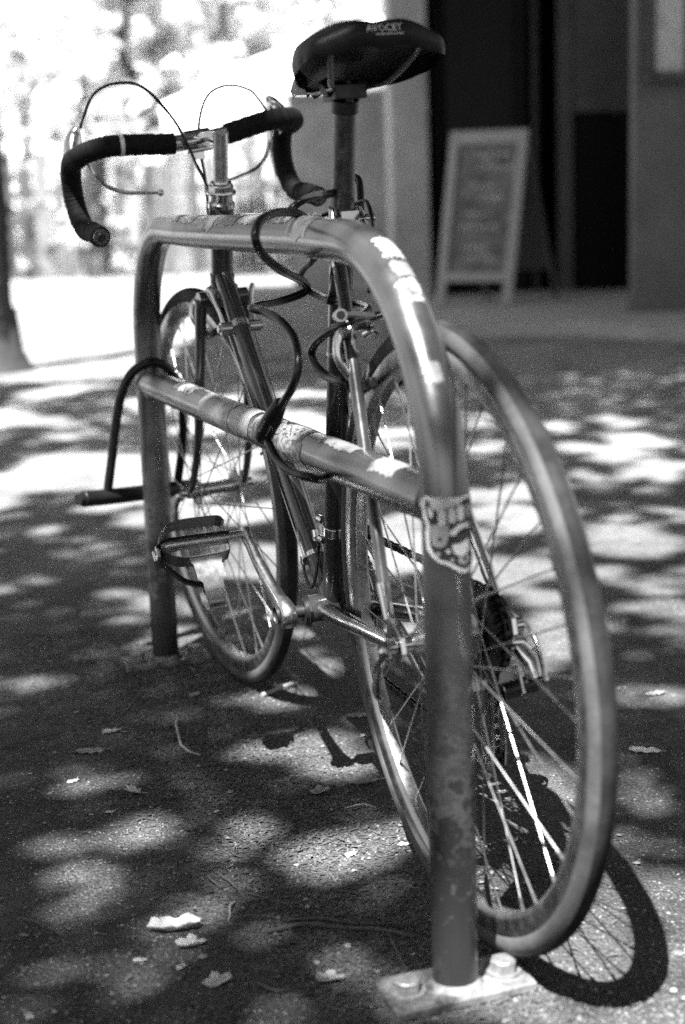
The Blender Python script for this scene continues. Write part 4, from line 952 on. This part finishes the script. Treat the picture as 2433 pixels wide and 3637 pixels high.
for c in (P1, P2):
    mb = MB(); po = []
    for k in range(44): a = 2 * pi * k / 44; q = .0125 if k % 4 < 2 else .0105; po.append((q * cos(a), q * sin(a)))
    mb.prism(po, .006, Matrix.Translation(c) @ Matrix.Rotation(pi / 2, 4, 'X')); mb.cyl(c - V((0, .009, 0)), c + V((0, .009, 0)), .004, 8); part(mb, 'jockey_wheel', M['black'], smooth=False)
cab([(.085, -.064, .333), (.055, -.082, .342), (.033, -.09, .338), (.004, -.092, .328), (-.016, -.092, .308), (-.030, -.092, .280)], .0027, 'gear_cable', M['alloy'])
mb = MB(); mb.tube([V((-.030, -.092, .282)), V((-.033, -.092, .268))], .0042, 10); part(mb, 'barrel_adjuster', M['steel_dark'])
# brake calipers
def caliper(M4, rear):
    e = bpy.data.objects.new('rear_brake' if rear else 'front_brake', None); COL.objects.link(e); e.parent = bike; e.matrix_local = M4; e.empty_display_size = .03
    # local: x forward, y left, z up, origin at pivot bolt
    for s in (1, -1):
        mb = MB(); yo = .004 * s
        pts = spline([V((-.006 + yo, -s * .004, .004)), V((-.008 + yo, s * .014, .007)), V((-.009 + yo, s * .035, -.002)), V((-.009 + yo, s * .042, -.022)), V((-.008 + yo, s * .034, -.042)), V((-.004 + yo, s * .022, -.053))], 4)
        mb.tube(pts, [.0105, .0108, .0112, .0115, .0112, .0108, .0104, .010, .0095, .0085, .0068, .0066, .0064, .0062, .006, .0058, .0056, .0054, .0052, .005, .005], 12, flat=.62, up=(1, 0, 0))
        part(mb, 'caliper_arm', M['alloy'], e)
        mb = MB(); mb.box((-.002, s * .0165, -.055), (.05, .007, .011)); part(mb, 'brake_pad', M['black'], e, bevel=.0015)
        mb = MB(); mb.tube([(-.004, s * .018, -.055), (-.004, s * .03, -.055)], .0045, 6); mb.tube([(-.004, s * .027, -.055), (-.004, s * .031, -.055)], .0068, 8); part(mb, 'pad_nut', M['chrome'], e)
    mb = MB(); mb.tube([(-.022, 0, 0), (.02, 0, 0)], .004, 10); mb.tube([(-.024, 0, 0), (-.016, 0, 0)], .0075, 6); part(mb, 'pivot_bolt', M['chrome'], e)
    mb = MB(); mb.tube(spline([V((-.012, .012, .008)), V((-.014, .024, .0)), V((-.014, .026, -.02)), V((-.012, .014, -.034)), V((-.01, .018, -.05))], 5), .0016, 8); part(mb, 'return_spring', M['chrome'], e)
    # cable anchor and quick-release barrel pointing back
    mb = MB(); mb.tube([(-.006, .036, .017), (-.034, .042, .013)], .0052, 16); mb.tube([(-.034, .042, .013), (-.037, .0427, .0125)], .0064, 18); part(mb, 'adjuster_barrel', M['alloy'], e); mb = MB(); mb.tube([(-.0366, .0426, .0126), (-.0376, .0428, .0125)], .0045, 14); part(mb, 'barrel_hole', M['black'], e)
    mb = MB(); mb.tube([(-.004, -.002, .012), (-.006, .036, .017)], [.006, .006], 8); part(mb, 'cable_arm', M['alloy'], e)
caliper(Matrix.Translation((.180, .005, .658)) @ Matrix.Rotation(radians(14), 4, 'Y') @ Matrix.Scale(1.14, 4), True)
c4 = Matrix.Translation(steer(CROWN - HA * .02 + V((.028, 0, .0)))) @ (Quaternion(HA, STR).to_matrix().to_4x4()) @ Matrix.Rotation(radians(180), 4, 'Z') @ Matrix.Rotation(radians(-14), 4, 'Y')
caliper(c4, False)

# ------------------------------------------------------------------ locks
LA = [(-0.0755, 1.7368, 0.5595), (-0.0685, 1.7238, 0.5711), (-0.0543, 1.6849, 0.5953), (-0.0459, 1.6726, 0.616), (-0.0438, 1.6797, 0.6348), (-0.0497, 1.7099, 0.6545), (-0.0651, 1.7436, 0.6709), (-0.0838, 1.7759, 0.6795), (-0.0986, 1.7881, 0.6829), (-0.0934, 1.8193, 0.684), (-0.0689, 1.8716, 0.6854), (-0.0448, 1.8933, 0.6915), (-0.0347, 1.8936, 0.6993), (-0.0407, 1.8631, 0.7105), (-0.0588, 1.7738, 0.7249), (-0.0758, 1.7125, 0.7418), (-0.0843, 1.6728, 0.7597), (-0.0843, 1.6769, 0.7752), (-0.0773, 1.7013, 0.7867), (-0.0604, 1.7535, 0.7929), (-0.0413, 1.7912, 0.7908), (-0.0307, 1.8077, 0.7824), (-0.0242, 1.807, 0.7619), (-0.0242, 1.8261, 0.7384), (-0.0365, 1.8953, 0.7251), (-0.0432, 1.9327, 0.7115), (-0.0371, 1.9321, 0.6976), (-0.0172, 1.843, 0.6906), (-0.0039, 1.7728, 0.6892), (0.0122, 1.9139, 0.6787), (0.026, 1.9203, 0.6757), (0.0357, 1.8764, 0.6752), (0.0387, 1.8206, 0.6747), (0.0302, 1.768, 0.6716), (0.0151, 1.7038, 0.6685), (-0.005, 1.7333, 0.6586), (-0.0236, 1.7748, 0.6423), (-0.0306, 1.7978, 0.6271), (-0.0263, 1.7868, 0.614), (-0.0121, 1.762, 0.602), (0.008, 1.719, 0.5979), (0.0193, 1.7818, 0.5791), (0.0213, 1.9075, 0.5307), (0.0059, 1.9283, 0.4828), (-0.0085, 1.8153, 0.4794), (-0.0207, 1.6934, 0.4924), (-0.0346, 1.6456, 0.5027), (-0.0547, 1.6733, 0.5051), (-0.0714, 1.7094, 0.5123), (-0.082, 1.7354, 0.5265), (-0.0885, 1.7562, 0.5382)]
LB = [(-0.0542, 1.8627, 0.7752), (-0.0555, 1.8492, 0.7867), (-0.0486, 1.8431, 0.7968), (-0.0341, 1.8457, 0.8067), (-0.0162, 1.8078, 0.8112), (-0.0022, 1.782, 0.8124), (0.0113, 1.8814, 0.8212), (0.0242, 1.9042, 0.8318), (0.0327, 1.895, 0.8302), (0.0351, 1.8741, 0.8167), (0.0348, 1.8618, 0.7983), (0.0338, 1.8672, 0.7801), (0.0278, 1.8564, 0.7621), (0.014, 1.836, 0.7524)]

lock = empty('cable_lock', (-.08, 1.74, .0), 'black coiled combination cable lock looped round rack tube and seat post', 'cable lock')
LO = V(lock.location)
def rel(L): return [V(p) - LO for p in L]
MB().tube(spline(rel(LA), 7), .0052, 12).obj('cable', M['cable'], lock)
MB().tube(spline(rel(LB), 7), .0046, 12).obj('cable', M['cable'], lock)
h0, h1 = V((-.0885, 1.752, .5385)) - LO, V((-.0690, 1.7235, .5740)) - LO; hd_ = (h1 - h0).normalized(); HL = (h1 - h0).length
def ha_(t): return h0 + hd_ * t
MB().tube([ha_(-.012), ha_(-.008), ha_(0), ha_(.006), ha_(.0065)], [.0062, .0092, .0112, .0115, .0108], 26).obj('lock_body', M['black'], lock)
for i in range(4):
    a = .0072 + i * .0052; d = MB(); prof = [(.0001, 0), (.0108, 0), (.0113, .0006), (.0113, .0040), (.0108, .0046), (.0001, .0046)]
    q = hd_.to_track_quat('Z', 'Y').to_matrix(); vs = []; n = 30
    dm = MB().lathe(prof, 'z', (0, 0, 0), n, closed=False)
    for j, p in enumerate(dm.v):
        p = V(p)
        if (j // 6) % 3 == 0 and p.xy.length > .011: p = V((p.x * .955, p.y * .955, p.z))
        vs.append(ha_(a) + q @ p)
    dl = MB().add(vs, dm.f).obj('number_dial', M['black'], lock)
    tv, tf = text2d('1136'[i], .0062)
    view = (V((0, 0, .787)) - (LO + ha_(a))).normalized(); n_ = (view - hd_ * view.dot(hd_)).normalized(); sd = hd_.cross(n_)
    for k, ch in enumerate(('1136'[i], '5207'[i], '8942'[i])):
        tv, tf = text2d(ch, .0060); ang0 = radians((14, 62, -38)[k]); out = []
        for v in tv:
            x, y = -v.y, v.x   # digits read along the barrel
            an = ang0 + v.x / .0113; out.append(ha_(a + .0023 + v.y * .75) + (n_ * cos(an) + sd * sin(an)) * .0117)
        if k == 0 or True: MB().add(out, tf).obj('numeral', M['white'], dl, smooth=False, recalc=False)
MB().tube([ha_(.0282), ha_(.030), ha_(.036), ha_(.052), ha_(.056)], [.0108, .0112, .0105, .0082, .0066], 26).obj('lock_barrel', M['black'], lock)

ul = empty('u_lock', (-.36, 2.66, 0), 'black U-lock hanging on the far leg of the rack', 'U-lock'); UO = V(ul.location)
def ur(L): return [V(p) - UO for p in L]
MB().tube(spline(ur([(-.414, 2.618, .322), (-.40, 2.60, .385), (-.387, 2.585, .447), (-.373, 2.580, .50), (-.352, 2.580, .535), (-.322, 2.586, .5505), (-.297, 2.598, .541), (-.281, 2.612, .512), (-.275, 2.632, .47), (-.283, 2.68, .40), (-.302, 2.735, .315)]), 6), .0082, 14).obj('shackle', M['cable'], ul)
MB().tube(ur([(-.452, 2.578, .317), (-.40, 2.637, .310), (-.285, 2.768, .299)]), .0145, 18).obj('lock_crossbar', M['black'], ul, bevel=.002, ang=30)
MB().tube(ur([(-.452, 2.578, .3172), (-.459, 2.570, .3178)]), .0105, 14).obj('key_cap', M['steel_dark'], ul)

# ------------------------------------------------------------------ debris on the ground
def leaf(x, y, w, rot, curl, label, m, shape=0, lift=0, seed=1, tilt=0):
    rng = random.Random(seed); lobes = 5 if shape == 0 else 0; out = []; N = 40
    for k in range(N):
        a = 2 * pi * k / N
        if shape == 0: r = .5 * (.62 + .38 * abs(cos(2.5 * a)) ** .8) * (1 + rng.uniform(-.08, .08))
        elif shape == 1: r = .5 * (.55 + .45 * abs(cos(a)) ** 1.5) * (1 + rng.uniform(-.05, .05))
        else: r = .5 * rng.uniform(.7, 1.0) * (.6 + .4 * abs(cos(a + .4)))
        out.append(V((r * cos(a) * w, r * sin(a) * w * .8, 0)))
    vs = [V((0, 0, 0))]; rings = 4
    for ri in range(1, rings + 1):
        for p in out: vs.append(p * ri / rings)
    def bend(p):
        u, v = p.x / w, p.y / w
        z = curl * w * (abs(v) ** 1.6 * 1.6 + .5 * u * u) + .02 * w * sin(u * 19) * cos(v * 15)
        return V((p.x * (1 - .25 * curl * abs(v)), p.y * (1 - .55 * curl * abs(v) * 2), z + .0015))
    vs = [bend(p) for p in vs]; zmin = min(p.z for p in vs); vs = [p - V((0, 0, zmin - .0012)) for p in vs]
    fs = [(0, 1 + k, 1 + (k + 1) % N) for k in range(N)]
    for ri in range(rings - 1):
        for k in range(N):
            a0 = 1 + ri * N + k; a1 = 1 + ri * N + (k + 1) % N; fs.append((a0, a0 + N, a1 + N, a1))
    o = MB().add(vs, fs).obj('dry_leaf', m, recalc=False); o.location = (x, y, lift); o.rotation_euler = (tilt, tilt * .5, rot)
    st = MB().tube(spline([V((w * .32, 0, .002)), V((w * .5, .002, .0035)), V((w * .68, .006, .002))], 3), .0006, 5).obj('leaf_stalk', M['twig_pale'], o)
    s_ = o.modifiers.new('solid', 'SOLIDIFY'); s_.thickness = .0006
    return tag(o, label, 'leaf', 'dry leaves scattered on the asphalt')
LV = [(-.376, 2.258, .034, .5, .5, 'small curled leaf left of the hooked pale twig', 'leaf', 2), (-.396, 2.172, .044, 0, .2, 'flat narrow leaf below the small curled leaf at left', 'leaf_dark', 1),
      (-.308, 2.0, .036, -.6, .8, 'folded bright leaf alone on dark asphalt left of centre', 'leaf', 2), (-.206, 1.578, .062, .15, .95, 'largest pale leaf, arched, bottom left of centre', 'leaf', 1),
      (-.184, 1.538, .036, .3, .7, 'curled jagged leaf just below the largest pale leaf', 'leaf', 0), (-.147, 1.455, .038, .9, .4, 'star-shaped pale leaf lowest between left corner and base plate', 'leaf', 0),
      (.431, 2.092, .046, -.3, .35, 'pale pointed leaf right of the rear wheel', 'leaf', 1), (-.03, 1.452, .034, .2, .5, 'crumpled leaf left of the near base plate', 'leaf_dark', 0),
      (-.004, 1.765, .022, 1, .3, 'bright chip of leaf on the sunlit grit patch', 'leaf', 2), (.064, 1.79, .02, .2, .3, 'small leaf scrap touching the rear tyre shadow by the near rack leg', 'leaf', 2),
      (.013, 2.296, .038, .1, .2, 'flat leaf beside the rear tyre, behind the sunlit strip', 'leaf_dark', 1), (-.043, 1.976, .034, .8, .5, 'dull leaf lying left of the dark crumpled leaf', 'leaf_dark', 0),
      (.015, 2.003, .048, .3, .6, 'dark crumpled leaf heap beside the rear tyre at mid height', 'leaf_dark', 0), (.502, 2.355, .036, .4, .3, 'leaf in the sunlit streak at the right edge', 'leaf_dark', 1),
      (-.401, 2.05, .022, .9, .2, 'tiny scrap of leaf near the left border', 'leaf', 2), (-.26, 2.43, .03, 1.2, .5, 'small curled leaf in front of the far base plate', 'leaf_dark', 2), (-.33, 1.93, .016, .2, .3, 'tiny bright scrap above the first sun spot', 'leaf', 2),
      (-.236, 1.508, .018, .2, .3, 'leaf scrap below and left of the curled jagged leaf', 'leaf', 2), (-.19, 1.49, .016, 1.2, .3, 'leaf scrap just above the star-shaped leaf', 'leaf', 2), (.2, 1.79, .022, .5, .3, 'small leaf inside the rear wheel opening', 'leaf', 0)]
for i, (x, y, w, r_, c_, lab, mm, sh) in enumerate(LV): leaf(x, y, w, r_, c_, lab, M[mm], sh, seed=40 + i)
TW = [([(-.278, 2.294), (-.261, 2.191), (-.246, 2.157), (-.225, 2.127)], .0022, 'pale hooked twig left of centre', 1), ([(-.537, 2.193), (-.501, 2.214), (-.455, 2.26)], .0028, 'thick straight twig at the left border', 0),
      ([(-.387, 1.618), (-.357, 1.591), (-.324, 1.563)], .0016, 'thin straight twig lower left', 0), ([(-.17, 1.724), (-.143, 1.674), (-.128, 1.649), (-.102, 1.638)], .0016, 'curved twig running down from the middle sun spot', 0),
      ([(-.143, 1.639), (-.145, 1.622), (-.145, 1.592)], .0016, 'short bent twig above the largest pale leaf', 1), ([(-.101, 1.562), (-.057, 1.569), (-.013, 1.564), (.026, 1.55), (.064, 1.537)], .0026, 'long stick ending at the near rack leg', 0),
      ([(-.077, 1.59), (-.038, 1.582), (.002, 1.575), (.063, 1.563)], .0018, 'second long stick just behind the longest one', 0), ([(.036, 1.547), (.041, 1.509), (.052, 1.465)], .0014, 'thin twig leading to the left anchor bolt', 0),
      ([(-.105, 1.448), (-.089, 1.426), (-.071, 1.432)], .0016, 'short arched twig below the star-shaped leaf', 0), ([(-.01, 1.915), (.014, 1.916), (.032, 1.914)], .0011, 'pale straw under the dark crumpled leaf', 1),
      ([(-.176, 1.712), (-.176, 1.70), (-.160, 1.679)], .0018, 'stubby twig left of the curved twig', 0), ([(-.369, 2.335), (-.35, 2.471), (-.358, 2.56)], .0014, 'bent twig in front of the far base plate', 0),
      ([(-.132, 1.667), (-.089, 1.629), (-.058, 1.616)], .0013, 'thin twig right of the curved twig', 0), ([(-.145, 2.41), (-.10, 2.45), (-.088, 2.47)], .0036, 'pale stub of wood beside the front tyre', 1)]
for pts, r_, lab, pale in TW:
    x0, y0 = pts[0]; P = [V((x - x0, y - y0, r_ + .0006 + .004 * (i % 2))) for i, (x, y) in enumerate(pts)]; sp = spline(P, 5); rg = random.Random(len(lab)); sp = [p + V((rg.gauss(0, .0006), rg.gauss(0, .0006), 0)) for p in sp]
    o = MB().tube(sp, [r_ * (1 - .35 * i / len(sp)) for i in range(len(sp))], 7).obj('twig', M['twig_pale' if pale else 'twig']); o.location = (x0, y0, 0); tag(o, lab, 'twig', 'twigs scattered on the asphalt')

# grit and pebbles
rg = random.Random(99); mb = MB()
OCT = [(1, 0, 0), (-1, 0, 0), (0, 1, 0), (0, -1, 0), (0, 0, 1), (0, 0, -.6)]; OF = [(0, 2, 4), (2, 1, 4), (1, 3, 4), (3, 0, 4), (2, 0, 5), (1, 2, 5), (3, 1, 5), (0, 3, 5)]
def pebble(x, y, s):
    a = rg.uniform(0, 6.28); c, d = cos(a) * s, sin(a) * s; k = rg.uniform(.55, 1); h = rg.uniform(.4, .8) * s; n = len(mb.v)
    for (u, v, w) in OCT:
        u *= rg.uniform(.7, 1.2); v *= k * rg.uniform(.7, 1.2); mb.v.append((x + u * c - v * d, y + u * d + v * c, h * .35 + w * h))
    for f in OF: mb.f.append(tuple(i + n for i in f))
cnt = 0
while cnt < 42000:
    y = 1.28 + 3.2 * rg.random() ** 1.7; x = rg.uniform(-.36, .36) * (y + .1) + .0
    n = vnoise(x * 5 + 9, y * 4, 5)
    line = abs((x - RA.x) * RN.x + (y - RA.y) * RN.y); dens = .28 + .5 * n + (.5 if line < .14 else 0)
    if rg.random() > dens: continue
    pebble(x, y, rg.choice([.0008, .001, .0012, .0016, .0022]) * rg.uniform(.7, 1.3) * (1 + .2 * (y - 1.3))); cnt += 1
for _ in range(420): pebble(rg.uniform(-.5, .5), rg.uniform(1.35, 3.0), rg.uniform(.002, .0045))
tag(mb.obj('gravel', M['pebble'], smooth=False, recalc=False), 'fine pale grit strewn over the asphalt round the rack', 'gravel', kind='stuff')
mb = MB()
for _ in range(15000):
    t = rg.random(); s = rg.uniform(-.25, RL + .2); off = rg.gauss(-.04, .085); c = RA + RD * s + RN * off; a = rg.uniform(0, 6.28); l = rg.uniform(.002, .011); d = V((cos(a), sin(a), rg.uniform(-.1, .4))) * l
    p = V((c.x, c.y, .0012)); w = V((-d.y, d.x, 0)).normalized() * l * rg.uniform(.08, .3)
    mb.add([p - w, p + w, p + d + w * .5, p + d - w * .5], [(0, 1, 2, 3)])
tag(mb.obj('leaf_litter', M['twig'], smooth=False, recalc=False), 'dark crumbled leaf litter gathered along the foot of the rack', 'leaf litter', kind='stuff')

# soil crumbs and torn leaf scraps
rg = random.Random(31); mb = MB(); k = 0
while k < 9000:
    s = rg.uniform(-.35, RL + .3); off = rg.gauss(-.05, .13); c = RA + RD * s + RN * off
    if rg.random() > .25 + .75 * vnoise(c.x * 9, c.y * 7, 8): continue
    pebble(c.x, c.y, rg.choice([.0015, .002, .0028, .004]) * rg.uniform(.7, 1.2)); k += 1
tag(mb.obj('soil_crumbs', M['soil'], smooth=False, recalc=False), 'dark crumbs of soil and bark spread round the foot of the rack', 'soil', kind='stuff')
mb = MB()
for _ in range(300):
    y = 1.3 + 2.6 * rg.random() ** 1.4; x = rg.uniform(-.36, .36) * y; l = rg.uniform(.002, .0075); a = rg.uniform(0, 6.28)
    pts = [V((x + cos(a + t) * l * rg.uniform(.4, 1), y + sin(a + t) * l * rg.uniform(.4, 1), .0015 + rg.uniform(0, .35) * l)) for t in (0, 1.2, 2.5, 3.7, 5)]
    mb.add(pts, [(0, 1, 2), (0, 2, 3), (0, 3, 4)])
tag(mb.obj('leaf_scraps', M['leaf_dark'], smooth=False, recalc=False), 'tiny torn pale scraps of dry leaf sprinkled over the asphalt', 'leaf scraps', kind='stuff')
